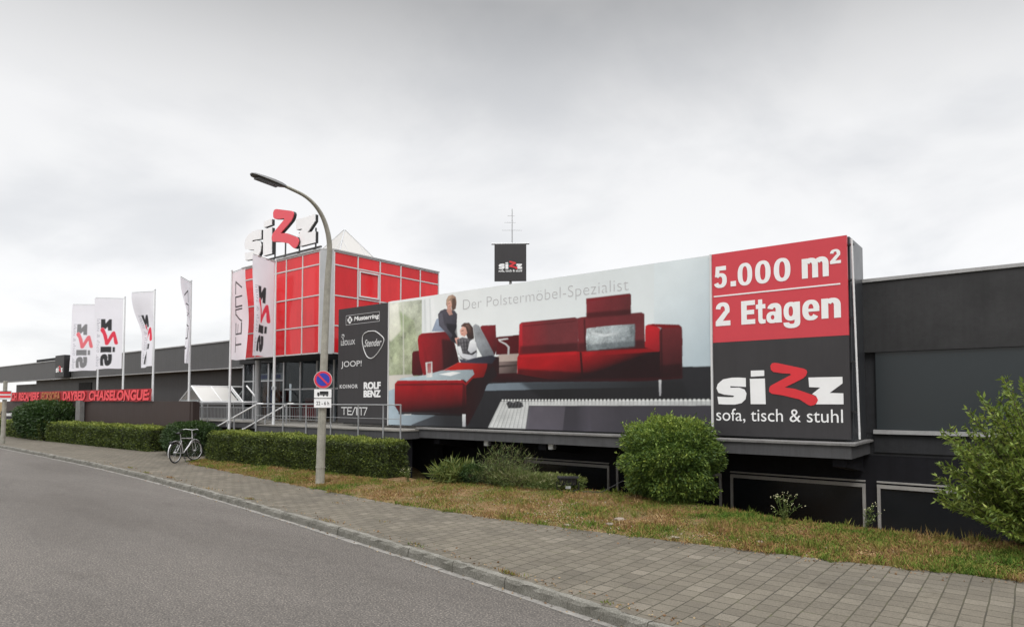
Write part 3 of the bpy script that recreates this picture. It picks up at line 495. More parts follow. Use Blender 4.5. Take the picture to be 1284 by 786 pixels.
def red_glass():
    m = bpy.data.materials.new('red_enamelled_glass'); t, n, l, b = nodes(m)
    oi = n.new('ShaderNodeObjectInfo'); c = ramp(t, oi.outputs['Random'], [(0, (.58, .018, .024)), (1, (.74, .034, .040))])
    l.new(c, b.inputs['Base Color']); b.inputs['Roughness'].default_value = .09; b.inputs['Specular IOR Level'].default_value = .32
    dirt = ramp(t, noise(t, 1.6, 6, .65, stretch=(1, 1, .3)), [(.45, (1, 1, 1)), (.75, (.80, .78, .78))]); c = mix(t, 1., c, dirt, 'MULTIPLY'); l.new(c, b.inputs['Base Color'])
    bump(t, b, noise(t, .8, 2, .5), .22, .08); return m

M['asphalt'] = asphalt(); M['pavers'] = pavers(); M['soil'] = soil(); M['kerb'] = granite(); M['grass'] = grass_mat()
M['gutter'] = pm('gutter_concrete', (.175, .165, .15), .9, .45, 5, bmp=.4)
M['fascia'] = cladding('grey_cladding', (.078, .078, .079), 1.0, .24)
M['wall_dark'] = cladding('dark_cladding', (.062, .060, .061), 1.4, .28)
M['brown'] = cladding('brown_cladding', (.045, .031, .028), .8, .15, .55)
M['soffit'] = pm('soffit_black', (.012, .012, .013), .8, .2)
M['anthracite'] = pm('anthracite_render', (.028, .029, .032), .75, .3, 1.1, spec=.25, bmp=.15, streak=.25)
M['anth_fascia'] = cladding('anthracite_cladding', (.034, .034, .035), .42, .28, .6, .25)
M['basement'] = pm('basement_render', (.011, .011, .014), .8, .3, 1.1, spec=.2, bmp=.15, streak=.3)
M['deck'] = pm('deck_concrete', (.20, .19, .17), .85, .25, 2, bmp=.3)
M['deck_edge'] = pm('deck_fascia', (.060, .060, .063), .7, .2, 2, streak=.35)
M['coping'] = pm('coping_grey', (.33, .33, .33), .6, .2, 2)
M['black_glass'] = pm('dark_glass', (.019, .026, .030), .3, .08, .6, spec=.55)
M['base_glass'] = pm('basement_glass', (.010, .012, .015), .18, .15, 1, spec=.5)
M['frame'] = pm('window_frame_grey', (.30, .29, .275), .5, .2, 3)
M['steel'] = pm('galvanised_steel', (.42, .43, .44), .45, .15, 4, metal=.35)
M['rail_steel'] = pm('railing_steel', (.26, .265, .27), .5, .15, 4)
M['handrail_white'] = pm('handrail_white', (.78, .78, .78), .4, .06, 3)
M['white_metal'] = pm('white_metal', (.62, .62, .62), .45, .1, 3)
M['pole'] = pm('flagpole_white', (.64, .65, .66), .4, .1, 3)
M['lamp_pole'] = pm('lamp_pole_grey', (.30, .288, .245), .75, .32, 5, bmp=.25, bscale=40, streak=.3)
M['lamp_head'] = pm('lamp_head_grey', (.10, .10, .10), .5, .15, 5)
M['lens'] = pm('lamp_lens', (.05, .05, .05), .15, .1, 5)
M['red_glass'] = red_glass()
M['red_frame'] = pm('pale_mullions', (.60, .56, .56), .4, .1, 3)
M['corner'] = pm('corner_post_grey', (.40, .41, .42), .4, .1, 2, metal=.2)
M['sign_dark'] = pm('sign_anthracite', (.036, .034, .036), .5, .1, 1.2, spec=.35, streak=.15)
M['sign_red'] = pm('sign_red', pc(188, 56, 66), .45, .05, 1.2)
M['vinyl_white'] = pm('vinyl_white', (.78, .78, .78), .45, .04, 2)
M['vinyl_grey'] = pm('vinyl_grey', (.50, .50, .51), .5, .04, 2)
M['slogan_grey'] = pm('slogan_grey', (.45, .45, .46), .5, .04, 2)
M['vinyl_soft'] = pm('vinyl_soft_white', (.58, .58, .58), .5, .05, 2)
M['vinyl_red'] = pm('vinyl_red', (.62, .025, .035), .45, .06, 2)
M['letter_white'] = pm('letter_white', (.82, .82, .83), .4, .05, 2)
M['letter_red'] = pm('letter_red', (.72, .075, .10), .4, .05, 2)
M['letter_side'] = pm('letter_side', (.02, .02, .02), .6, .1, 2)
M['box_metal'] = pm('box_sheet_metal', (.052, .056, .062), .32, .12, 1.2, metal=.3, streak=.15)
M['black'] = pm('black_plastic', (.014, .014, .015), .5, .2, 6)
M['rubber'] = pm('rubber', (.016, .016, .016), .8, .2, 8)
M['silver'] = pm('silver_paint', (.55, .55, .56), .3, .1, 6, metal=.4)
M['concrete'] = pm('base_concrete', (.17, .165, .16), .85, .25, 2, bmp=.3, streak=.3)
M['print'] = vcol_mat('printed_banner', rough=.5, spec=.3); _t = M['print'].node_tree; bump(_t, _t.nodes['Principled BSDF'], noise(_t, .9, 2, .5, stretch=(1.6, 1, .5)), .25, .12)
M['cloth'] = vcol_mat('flag_cloth', rough=.8, spec=.1, trans=.3)
M['wood'] = pm('twig_brown', (.06, .042, .028), .85, .3, 8)
M['poster_orange'] = pm('poster_orange', (.30, .10, .03), .5, .3, 2)
M['stone'] = pm('pale_stone', (.20, .165, .13), .9, .25, 9, bmp=.5, bscale=20)
M['sign_blue'] = pm('sign_blue', (.025, .04, .36), .4, .06, 4)
M['sign_rim'] = pm('sign_ring_red', (.60, .03, .06), .4, .06, 4)
M['banner_red'] = pm('banner_red', (.30, .008, .014), .6, .12, 1.5)
M['banner_text'] = pm('banner_lettering', (.80, .07, .085), .6, .05, 1.5)
M['banner_gold'] = pm('banner_orange', (.40, .13, .035), .6, .05, 1.5)
def panel_glass(name, tint, k):
    m = bpy.data.materials.new(name); t, n, l, b = nodes(m)
    b.inputs['Base Color'].default_value = (.8, .85, .86, 1); b.inputs['Roughness'].default_value = .08
    tr = n.new('ShaderNodeBsdfTransparent'); tr.inputs[0].default_value = tint; fr = n.new('ShaderNodeFresnel'); fr.inputs[0].default_value = 1.5
    gl = n.new('ShaderNodeBsdfGlossy'); gl.inputs['Roughness'].default_value = .06
    ms = n.new('ShaderNodeMixShader'); l.new(math_(t, 'ADD', math_(t, 'MULTIPLY', fr.outputs[0], k), .01, clamp=True), ms.inputs[0]); l.new(tr.outputs[0], ms.inputs[1]); l.new(gl.outputs[0], ms.inputs[2])
    l.new(ms.outputs[0], n['Material Output'].inputs[0]); return m
M['glazing'] = panel_glass('clear_glazing', (.86, .9, .9, 1), .8); M['shop_glazing'] = panel_glass('shop_glazing', (.55, .58, .60, 1), .10)
def milky():
    m = pm('milky_glazing', (.46, .445, .42), .4, .05, 2); t = m.node_tree; n = t.nodes; b = n['Principled BSDF']
    tr = n.new('ShaderNodeBsdfTranslucent'); tr.inputs[0].default_value = (.75, .77, .77, 1); ms = n.new('ShaderNodeMixShader'); ms.inputs[0].default_value = .12
    t.links.new(b.outputs[0], ms.inputs[1]); t.links.new(tr.outputs[0], ms.inputs[2]); t.links.new(ms.outputs[0], n['Material Output'].inputs[0]); return m
M['milky'] = milky()
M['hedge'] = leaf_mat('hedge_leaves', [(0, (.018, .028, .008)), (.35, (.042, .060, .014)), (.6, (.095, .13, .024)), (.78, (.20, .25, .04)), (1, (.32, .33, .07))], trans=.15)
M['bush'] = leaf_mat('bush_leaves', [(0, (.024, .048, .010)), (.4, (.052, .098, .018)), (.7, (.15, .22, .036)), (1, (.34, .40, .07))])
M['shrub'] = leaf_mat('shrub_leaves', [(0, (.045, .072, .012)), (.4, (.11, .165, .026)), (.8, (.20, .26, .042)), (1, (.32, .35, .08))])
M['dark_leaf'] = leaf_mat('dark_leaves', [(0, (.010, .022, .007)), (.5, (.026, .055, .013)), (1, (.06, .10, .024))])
M['reed'] = leaf_mat('dry_grass', [(0, (.032, .055, .014)), (.45, (.080, .120, .028)), (.8, (.15, .175, .055)), (1, (.27, .24, .14))], trans=.2)
M['fern'] = leaf_mat('fern_leaves', [(0, (.04, .07, .015)), (.5, (.10, .14, .03)), (1, (.20, .21, .06))])
M['litter'] = leaf_mat('dry_leaves', [(0, (.09, .045, .02)), (.5, (.19, .11, .05)), (1, (.33, .25, .13))], trans=.1)
M['flower'] = pm('flower_pale', (.6, .58, .35), .7, .1, 9)

# ------------------------------------------------------------------ ground, road, pavement
KERB = catmull([(-260, 15.5), (-120, 11.6), (-70, 9.55), (-50, 9.1), (-36.7, 8.52), (-25.2, 8.02), (-18, 7.47), (-10.9, 6.62), (-7.05, 6.08), (-4.6, 5.68), (-3.0, 5.40), (0, 4.9), (5, 4.2), (22, 2.2), (60, -2)], .5)
def kerbY(x): return np.interp(x, KERB[:, 0], KERB[:, 1])
EDGE = np.array([(-260, 17.5), (-70, 13), (-48, 11.15), (-38, 10.82), (-27.2, 11.05), (-26.9, 11.9), (-26.4, 12.3), (-23.2, 12.3), (-22.6, 11.4), (-22.3, 10.3), (-20.7, 9.74), (-15, 9.04), (-10.1, 8.49), (-7.18, 8.47), (-5.09, 8.6), (-3.43, 8.76), (-1.97, 8.91), (-.15, 9.22), (5, 9.9), (22, 12), (60, 14)])
def edgeY(x): return np.interp(x, EDGE[:, 0], EDGE[:, 1])
CREST = np.array([(-16, 11.9), (-13.2, 11.55), (-12, 11.25), (-11, 11.35), (-9.5, 11.8), (-8.4, 12.2), (-7.3, 12.25), (-5.6, 11.95), (-4.5, 11.6), (-3.1, 11.2), (-1.9, 11.05), (-.2, 11.2), (4, 11.6), (30, 12)])
def crestY(x): return np.interp(x, CREST[:, 0], CREST[:, 1])

_ph = RNG.uniform(0, 6.28, (10, 2)); _fr = RNG.uniform(.6, 3.2, (10, 2)); _dr = RNG.uniform(0, 6.28, 10)
def lumps(x, y):
    return sum(np.sin(f[0]*(x*cos(d)+y*sin(d))+p[0])*np.sin(f[1]*(y*cos(d)-x*sin(d))+p[1])/(1+f[0]) for f, p, d in zip(_fr, _ph, _dr))/2.5
def groundZ(x, y):
    x = np.asarray(x, float); y = np.asarray(y, float)
    k = sm((y-edgeY(x))/.35); z = .085+k*(.035+.022*lumps(x, y)+.03*sm((y-edgeY(x))/2.))
    dip = sm((y-crestY(x))/1.5)*sm((x+14.6)/1.6); return z-.95*dip
def grid_terrain():
    xs = np.concatenate([np.arange(-90, -26, 1.), np.arange(-26, 4, .14), np.arange(4, 31, 1.)]); ys = np.concatenate([np.linspace(0, 1, 4)[:-1]*.0, np.linspace(-.35, 6.3, 60)])
    ys = np.unique(np.round(ys, 4)); X, T = np.meshgrid(xs, ys); Y = np.minimum(edgeY(X)+T, 15.2+0*X); Z = groundZ(X, Y); V = np.stack([X, Y, Z], -1).reshape(-1, 3); k = len(xs)
    F = [(j*k+i, j*k+i+1, (j+1)*k+i+1, (j+1)*k+i) for j in range(len(ys)-1) for i in range(k-1)]
    return MB().add(V, F, True)
structure(grid_terrain().build('verge', M['soil']))
g = MB()
for (x0, x1, y0, y1) in ((-3000, -24, 14, 3000), (-3000, -90, 8, 14), (30, 3000, 8, 3000), (-24, 30, 60, 3000), (-3000, 3000, -3000, -6.5)):
    g.add([(x0, y0, -.03), (x1, y0, -.03), (x1, y1, -.03), (x0, y1, -.03)], [(0, 1, 2, 3)])
structure(g.build('ground', M['soil']))
r = MB(); xs = KERB[:, 0]; n = len(xs); rows = [-6.8, -3, 0, 2.5]
V = [(x, y, 0.) for y in rows for x in xs]+[(x, kerbY(x)+.02, 0.) for x in xs]
r.add(V, [(j*n+i, j*n+i+1, (j+1)*n+i+1, (j+1)*n+i) for j in range(len(rows)) for i in range(n-1)]); structure(r.build('road', M['asphalt']))
# kerb stones, each one metre long with its own small error, and the gutter course in front
fine = catmull([(x, y) for x, y in KERB if -95 < x < 26], .25)
def along(pts, length):
    d = np.concatenate([[0], np.cumsum(np.linalg.norm(np.diff(pts, axis=0), axis=1))]); s = np.arange(0, d[-1], length)
    return np.stack([np.interp(s, d, pts[:, 0]), np.interp(s, d, pts[:, 1])], 1)
kb = MB(); gt = MB(); st = along(fine, .98)
for a, b in zip(st[:-1], st[1:]):
    d = b-a; L = np.linalg.norm(d); d /= L; nrm = np.array([-d[1], d[0]]); dz = random.uniform(-.006, .006); dy = random.uniform(-.008, .008)
    prof = [(dy, -.05), (dy+.006, .085+dz), (dy+.02, .122+dz), (dy+.04, .130+dz), (.10, .127+dz), (.105, -.05)]; vv = []
    seg = 9
    for q in range(seg+1):
        w = .006+(L-.012)*q/seg
        for (o, z) in prof:
            e1, e2 = random.uniform(-.012, .010), random.uniform(-.008, .007); p = a+d*w+nrm*(o+(e1 if 0 < q < seg else 0)); vv.append((p[0], p[1], z+e2))
    k = len(prof); kb.add(vv, [(q*k+i, (q+1)*k+i, (q+1)*k+i+1, q*k+i+1) for q in range(seg) for i in range(k-1)]+[tuple(range(k)), tuple(range((seg+1)*k-1, seg*k-1, -1))])
structure(kb.build('kerb', M['kerb']))
for a, b in zip(along(fine, .5)[:-1], along(fine, .5)[1:]):
    d = b-a; L = np.linalg.norm(d); d /= L; nrm = np.array([-d[1], d[0]]); o0, o1 = random.uniform(-.10, -.07), .012
    P = [a+d*.005+nrm*o0, b-d*.005+nrm*o0, b-d*.005+nrm*o1, a+d*.005+nrm*o1]; z = random.uniform(.005, .011)
    gt.add([(p[0], p[1], -.02) for p in P]+[(p[0], p[1], z) for p in P], [(4, 5, 6, 7), (0, 1, 5, 4), (1, 2, 6, 5), (2, 3, 7, 6), (3, 0, 4, 7)])
structure(gt.build('gutter', M['gutter']))
pv = MB(); xs = np.concatenate([np.arange(-250, -60, 5.), np.arange(-60, -30, .5), np.arange(-30, 8, .2), np.arange(8, 60, 2.)]); V = []
for x in xs:
    y0 = float(kerbY(x))+.082; y1 = float(edgeY(x))
    V += [(x, y0+(y1-y0)*t, .124+.006*sin(x*.9+t*3)*(0 < t < 1)) for t in (0, .25, .5, .75, 1)]
pv.add(V, [(i*5+k, (i+1)*5+k, (i+1)*5+k+1, i*5+k+1) for i in range(len(xs)-1) for k in range(4)], True); structure(pv.build('pavement', M['pavers']))

# ------------------------------------------------------------------ the store
YB = 14.3
store = thing('furniture_store', 'long low dark furniture store with a red glass corner tower over its raised entrance', 'building', (-22, 14.3, 0))
def P(mb, name, mat, parent=store): return mb.build(name, M[mat], parent)
# right wing
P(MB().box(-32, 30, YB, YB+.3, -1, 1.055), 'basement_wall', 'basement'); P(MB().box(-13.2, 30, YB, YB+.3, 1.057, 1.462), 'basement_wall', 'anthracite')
P(MB().box(-2.45, 30, YB-.03, YB-.002, 1.12, 1.44), 'spandrel', 'anthracite')
P(MB().box(-18.3, 30, YB+.05, 42, 1.47, 4.36), 'main_hall', 'anthracite'); P(MB().box(-27.6, -18.31, 15.25, 42, 3.75, 4.36), 'main_hall', 'soffit'); P(MB().box(-18.6, -18.31, 14.4, 18, 1.3, 3.72), 'recess_wall', 'soffit')
f = MB()
for i, x in enumerate((-15.2, -9, -2.75, 2.05, 6.85, 11.65, 16.5, 30)):
    if i: f.box(x0_ + .006, x - .006, YB-.06, YB+.045, 3.05, 4.42)
    x0_ = x
P(f, 'wall_fascia', 'anth_fascia'); P(MB().box(-15.2, 30, YB-.09, YB+.35, 4.425, 4.49), 'roof_coping', 'coping')
for (x0, x1) in ((-2.40, .93), (.99, 4.33), (4.4, 7.7), (7.77, 11), (11.1, 20)):
    P(MB().box(x0, x1, YB-.015, YB+.045, 1.56, 3.045), 'glazed_panel', 'black_glass')
P(MB().box(-2.45, 30, YB-.10, YB+.04, 1.475, 1.55), 'window_ledge', 'coping')
for i in range(-3, 6):
    x0 = -2.42+i*2.86; x1 = x0+2.66
    w = MB().box(x0, x1, YB-.045, YB-.003, .43, .50).box(x0, x1, YB-.05, YB-.003, .535, .565).box(x0, x0+.055, YB-.04, YB-.003, -1, .428).box(x1-.055, x1, YB-.04, YB-.003, -1, .428)
    wf = P(w, 'basement_window', 'frame'); P(MB().box(x0+.057, x1-.057, YB-.012, YB-.004, -1, .428), 'pane', 'base_glass', wf)
P(MB().box(-13.6, -2.52, 12.6, YB-.03, 1.09, 1.32), 'deck_ledge', 'deck_edge'); P(MB().box(-13.58, -2.46, 12.56, YB-.03, 1.323, 1.362), 'ledge_capping', 'concrete')
for x in (-12.9, -9.3, -5.9, -2.75):
    br = MB().add([(x-.11, 12.75, 1.085), (x+.11, 12.75, 1.085), (x-.11, 12.75, .93), (x+.11, 12.75, .93), (x-.11, YB-.05, .74), (x+.11, YB-.05, .74), (x-.11, YB-.05, 1.085), (x+.11, YB-.05, 1.085)], [(0, 2, 3, 1), (2, 4, 5, 3), (0, 6, 4, 2), (1, 3, 5, 7), (0, 1, 7, 6), (4, 6, 7, 5)]); P(br, 'deck_bracket', 'basement')
# entrance terrace and stairs
P(MB().box(-20.9, -13.45, 12.0, 15.25, 1.06, 1.27), 'terrace_slab', 'deck_edge'); P(MB().box(-32, -20.92, 13.3, 15.25, 1.06, 1.27), 'terrace_slab', 'deck_edge')
P(MB().box(-32, -20.91, 13.27, 15.25, 1.273, 1.31), 'terrace_floor', 'deck'); P(MB().box(-20.9, -13.43, 11.97, 15.25, 1.273, 1.31), 'terrace_floor', 'deck')
P(MB().box(-31.9, -13.6, 13.42, 13.7, -1, 1.055), 'terrace_base', 'basement'); P(MB().box(-20.8, -13.6, 12.3, 12.5, -.9, 1.055), 'terrace_base', 'basement')
s = MB()
for i in range(8): s.box(-20.95-.39*(i+1), -20.93-.39*i, 12.38, 13.22, -.0, 1.27-.145*(i+1))
P(s, 'stair_flight', 'concrete')
# entrance recess: storefront, ceiling
P(MB().box(-27.6, -15.3, 14.98, 15.18, 3.74, 4.34), 'entrance_lintel', 'soffit')
P(MB().box(-27.6, -18.9, 17.6, 17.8, 1.3, 3.7), 'showroom_wall', 'soffit')
sf = MB()
for x in (-27.55, -26.7, -25.5, -24.34, -23.14, -22.0, -20.9, -19.8, -18.7): sf.box(x-.045, x+.045, 15.14, 15.24, 1.32, 3.72)
for (x0, x1) in zip((-24.34, -23.14, -22.0, -20.9, -19.8), (-23.14, -22.0, -20.9, -19.8, -18.7)): sf.box(x0+.047, x1-.047, 15.16, 15.22, 2.56, 2.62)
for (x0, x1) in zip((-27.55, -26.7, -25.5), (-26.7, -25.5, -24.34)): sf.box(x0+.047, x1-.047, 15.16, 15.22, 2.95, 3.0)
fr_ = P(sf, 'storefront_frame', 'steel')
for (x0, x1) in zip((-27.55, -26.7, -25.5, -24.34, -23.14, -22.0, -20.9, -19.8), (-26.7, -25.5, -24.34, -23.14, -22.0, -20.9, -19.8, -18.7)):
    P(MB().box(x0+.048, x1-.048, 15.185, 15.195, 1.34, 3.71), 'glass_pane', 'shop_glazing', fr_)
for c in ((-23.68, 13.62), (-18.95, 13.3)): P(MB().tube([(c[0], c[1], 1.31), (c[0], c[1], 3.72)], .11, 14), 'entrance_column', 'corner')
# red glass tower
TX0, TX1, TY0, TY1, TZ0, TZ1 = -23.85, -18.45, 13.0, 18.3, 3.73, 7.2
ch = .34
core = MB(); ring = [(TX0+.06, TY0+.06), (TX1-ch, TY0+.06), (TX1-.06, TY0+ch), (TX1-.06, TY1-.06), (TX0+.06, TY1-.06)]
core.prism(ring, (0, 0, TZ1-.02), (1, 0, 0), (0, 1, 0), TZ1-TZ0-.04); tower = P(core, 'tower', 'soffit')
zr = [TZ0, 4.67, 5.70, 6.75, TZ1]; W = TX1-ch-TX0
xc = [TX0+W*i/5 for i in range(6)]; yc = [TY0+ch+(TY1-TY0-ch)*i/5 for i in range(6)]
for i in range(5):
    for k in range(4):
        P(MB().box(xc[i]+.03, xc[i+1]-.03, TY0+.012, TY0+.055, zr[k]+.03, zr[k+1]-.03), 'red_pane', 'red_glass', tower)
        P(MB().box(TX1-.055, TX1-.012, yc[i]+.03, yc[i+1]-.03, zr[k]+.03, zr[k+1]-.03), 'red_pane', 'red_glass', tower)
mu = MB()
for x in xc: mu.box(x-.022, x+.022, TY0-.01, TY0+.058, TZ0, TZ1)
for i in range(5):
    for z in zr: mu.box(xc[i]+.023, xc[i+1]-.023, TY0-.004, TY0+.058, z-.02, z+.02)
for y in yc: mu.box(TX1-.058, TX1+.01, y-.022, y+.022, TZ0, TZ1)
for i in range(5):
    for z in zr: mu.box(TX1-.058, TX1+.004, yc[i]+.023, yc[i+1]-.023, z-.02, z+.02)
P(mu, 'mullions', 'red_frame', tower)
wf = MB(); a, b_, z0, z1 = yc[1]+.05, yc[2]-.05, zr[2]+.06, zr[3]-.06
wf.box(TX1-.012, TX1+.03, a, a+.05, z0, z1).box(TX1-.012, TX1+.03, b_-.05, b_, z0, z1).box(TX1-.012, TX1+.028, a+.051, b_-.051, z0, z0+.05).box(TX1-.012, TX1+.028, a+.051, b_-.051, z1-.05, z1)
P(wf, 'tower_window_frame', 'white_metal', tower)
cp = MB().prism([(TX1-ch+.024, TY0-.004), (TX1+.004, TY0+ch-.024), (TX1-.07, TY0+ch-.024), (TX1-ch+.024, TY0+.07)], (0, 0, TZ1+.05), (1, 0, 0), (0, 1, 0), TZ1-TZ0+.08); P(cp, 'corner_post', 'corner', tower)
cap = MB().prism([(TX0-.03, TY0-.03), (TX1-ch, TY0-.03), (TX1+.03, TY0+ch), (TX1+.03, TY1+.03), (TX0-.03, TY1+.03)], (0, 0, TZ1+.075), (1, 0, 0), (0, 1, 0), .05); P(cap, 'tower_coping', 'coping', tower)
P(MB().prism([(x, y) for x, y in ring], (0, 0, TZ0-.005), (1, 0, 0), (0, 1, 0), .03), 'tower_soffit', 'soffit', tower)
# glass pyramid on the tower roof
ap = np.array((-21.15, 15.75, 8.9)); base = [(-22.35, 14.55, 7.27), (-19.95, 14.55, 7.27), (-19.95, 16.95, 7.27), (-22.35, 16.95, 7.27)]
py = MB(); bars = MB()
for i in range(4):
    a, b = np.array(base[i]), np.array(base[(i+1) % 4]); py.add([a, b, ap], [(0, 1, 2)]); bars.tube([a, ap], .02, 6)
    for t in (1/3, 2/3): bars.tube([a+(b-a)*t, a+(b-a)*t+(ap-(a+b)/2)*.99*(1-abs(t-.5)*1.2)*.8], .012, 5)
    bars.tube([a, b], .04, 6)
pyr = P(py, 'glass_pyramid', 'milky', tower); P(bars, 'pyramid_frame', 'steel', tower)
# left hall
P(MB().box(-70, -27.65, 16.0, 16.25, 3.72, 5.0), 'hall_fascia', 'fascia'); P(MB().box(-70, -27.64, 15.95, 16.3, 5.003, 5.06), 'hall_coping', 'coping'); P(MB().box(-70, -27.64, 15.94, 16.3, 3.675, 3.717), 'fascia_trim', 'coping')
P(MB().box(-70, -27.65, 16.26, 46, 4.2, 4.98), 'hall_roof', 'soffit'); P(MB().box(-62, -27.66, 16.7, 17.0, 0, 4.19), 'hall_wall', 'wall_dark')
P(MB().box(-52.5, -50.2, 16.66, 16.695, 1.6, 3.4), 'dark_doorway', 'soffit'); P(MB().box(-68, -62.1, 16.9, 17.2, 0, 3.5), 'side_wall', 'wall_dark')
P(MB().box(-27.64, -27.62, 15.2, 17.5, 1.3, 4.3), 'return_wall', 'soffit'); P(MB().box(-68.8, -60, 18.5, 24, 4.985, 5.75), 'roof_unit', 'soffit')

# parapet wall of the raised yard on the left
pw = thing('parapet_wall', 'dark brown clad parapet wall running left of the entrance under the red banner', 'wall', (-38, 12, 0))
P(MB().box(-50.5, -36.2, 12.02, 12.3, .75, 2.1), 'wall_panel', 'brown', pw); P(MB().box(-36.19, -25.8, 12.0, 12.28, .80, 2.1), 'wall_panel', 'brown', pw)
P(MB().box(-25.79, -25.6, 12.02, 12.29, .82, 2.09), 'end_panel', 'brown', pw); P(MB().box(-50.5, -25.5, 12.12, 12.32, 0, .745), 'plinth', 'concrete', pw)
P(MB().box(-37.5, -36.9, 11.78, 11.98, .1, 2.13), 'pillar', 'concrete', pw)

# ------------------------------------------------------------------ billboards
def logo_polys(x0, zb, w, rot=None):
    return {k: [(x0+x*w, zb+z*w) for x, z in p] for k, p in LOGO.items()}
def logo(par, x0, zb, w, y):
    lp = logo_polys(x0, zb, w)
    for k in ('s', 'stem', 'z', 'red'):
        o = P(MB().prism(lp[k], (0, y-(.004 if k == 'red' else 0), 0), (1, 0, 0), (0, 0, 1), .005), 'logo_letter', 'vinyl_red' if k == 'red' else 'vinyl_white', par)
        if k == 'stem': P(MB().prism(lp['dot'], (0, y, 0), (1, 0, 0), (0, 0, 1), .005), 'letter_dot', 'vinyl_white', o)
bb = thing('brand_billboard', 'tall black billboard panel listing furniture brand names in white beside the red tower', 'billboard', (-16.45, 13.2, 1.36))
P(MB().box(-17.72, -15.235, 13.0, 13.1, 1.42, 5.10), 'panel', 'sign_dark', bb); P(MB().box(-17.6, -15.3, 13.15, 13.45, 1.37, 5.0), 'support_frame', 'box_metal', bb); P(MB().box(-15.232, -15.202, 12.97, 13.1, 1.38, 5.11), 'edge_strip', 'vinyl_soft', bb)
yt = 12.994
m = text(MB(), 'Musterring', -16.9, -15.68, 4.62, 4.80, yt, .03, .1); P(m, 'brand_lettering', 'vinyl_white', bb)
m = MB()
for (a, b) in (((-17.32, 4.86), (-15.66, 4.86)), ((-17.32, 4.56), (-15.66, 4.56))): m.box(a[0], b[0], yt, yt+.004, a[1]-.006, a[1]+.006)
for x in (-17.32, -15.66): m.box(x-.006, x+.006, yt, yt+.004, 4.567, 4.853)
P(m, 'brand_frame', 'vinyl_grey', bb)
m = MB()
for (dx, dz) in ((0, .055), (0, -.055), (-.06, 0), (.06, 0)): m.disc((-17.12+dx, yt, 4.71+dz), (0, 1, 0), .062, .003, 14)
P(m, 'brand_emblem', 'vinyl_white', bb)
m = text(MB(), 'LEOLUX', -17.57, -16.84, 3.91, 4.07, yt, .015); P(m, 'brand_lettering', 'vinyl_soft', bb)
m = MB().tube([(-17.52, yt, 4.25), (-17.42, yt, 4.25), (-17.40, yt, 4.19), (-17.50, yt, 4.14), (-17.42, yt, 4.10)], .014, 5).tube([(-17.55, yt, 4.19), (-17.47, yt, 4.19)], .012, 5); P(m, 'brand_emblem', 'vinyl_soft', bb)
pk = catmull([(-16.19, 4.28), (-15.86, 4.26), (-15.6, 4.13), (-15.44, 3.99), (-15.52, 3.79), (-15.78, 3.54), (-16.02, 3.43), (-16.24, 3.50), (-16.40, 3.74), (-16.48, 4.02), (-16.42, 4.2), (-16.19, 4.28)], .05)
P(MB().tube([(x, yt, z) for x, z in pk], .017, 5, caps=False), 'brand_emblem', 'vinyl_soft', bb)
m = text(MB(), 'Stender', -16.38, -15.55, 3.80, 4.03, yt, .012, .35); P(m, 'brand_lettering', 'vinyl_soft', bb)
m = text(MB(), 'JOOP!', -17.55, -16.5, 3.15, 3.39, yt, .006); P(m, 'brand_lettering', 'vinyl_soft', bb)
m = text(MB(), 'KOINOR', -17.61, -16.68, 2.515, 2.64, yt, .01, 0, 1.25, .012); P(m, 'brand_lettering', 'vinyl_soft', bb)
P(text(MB(), 'ROLF', -16.39, -15.57, 2.475, 2.70, yt, .02, 0, 1, .03), 'brand_lettering', 'vinyl_white', bb); P(text(MB(), 'BENZ', -16.39, -15.57, 2.225, 2.445, yt, .02, 0, 1, .03), 'brand_lettering', 'vinyl_white', bb)
TEAM = [[(0, 1), (.2, 1)], [(.1, 1), (.1, 0)], [(.40, 1), (.25, 1), (.25, 0), (.40, 0)], [(.25, .5), (.38, .5)], [(.43, 0), (.53, 1), (.6, 1), (.6, 0)], [(.64, 0), (.64, 1), (.78, 1), (.78, 0)], [(.83, 1), (1, 1), (.9, 0)]]
def stroke_polys(paths, x0, y0, w, h, t):
    out = []
    for p in paths:
        for a, b in zip(p[:-1], p[1:]):
            a = np.array((x0+a[0]*w, y0+a[1]*h)); b = np.array((x0+b[0]*w, y0+b[1]*h)); d = (b-a)/np.linalg.norm(b-a); q = np.array((-d[1], d[0]))*t/2; d = d*t/2
            out.append([tuple(a-d+q), tuple(a-d-q), tuple(b+d-q), tuple(b+d+q)])
    return out
m = MB()
for q, p in enumerate(stroke_polys(TEAM, -17.5, 1.68, 1.28, .22, .035)): m.prism(p, (0, yt+.0005*(q % 4), 0), (1, 0, 0), (0, 0, 1), .004)
P(m, 'brand_lettering', 'vinyl_soft', bb)

sb = thing('sofa_billboard', 'huge wide billboard picturing a red corner sofa with a woman and a girl', 'billboard', (-10.2, 13.2, 1.36))
W_, H_ = 10.03, 3.72
R = Raster(W_, H_, .0125, pc(214, 218, 218))
t = np.clip(R.u/W_, 0, 1)[..., None]; R.c = np.array(pc(230, 232, 231))*(1-t)+np.array(pc(206, 214, 216))*t
fade = 1-.06*np.clip((R.v-2.2)/1.5, 0, 1)[..., None]; R.c *= fade
for p, c0, c1, p0, p1, ns, k, al in POSTER: R.grad(p, c0, c1, p0, p1, ns, k, al)
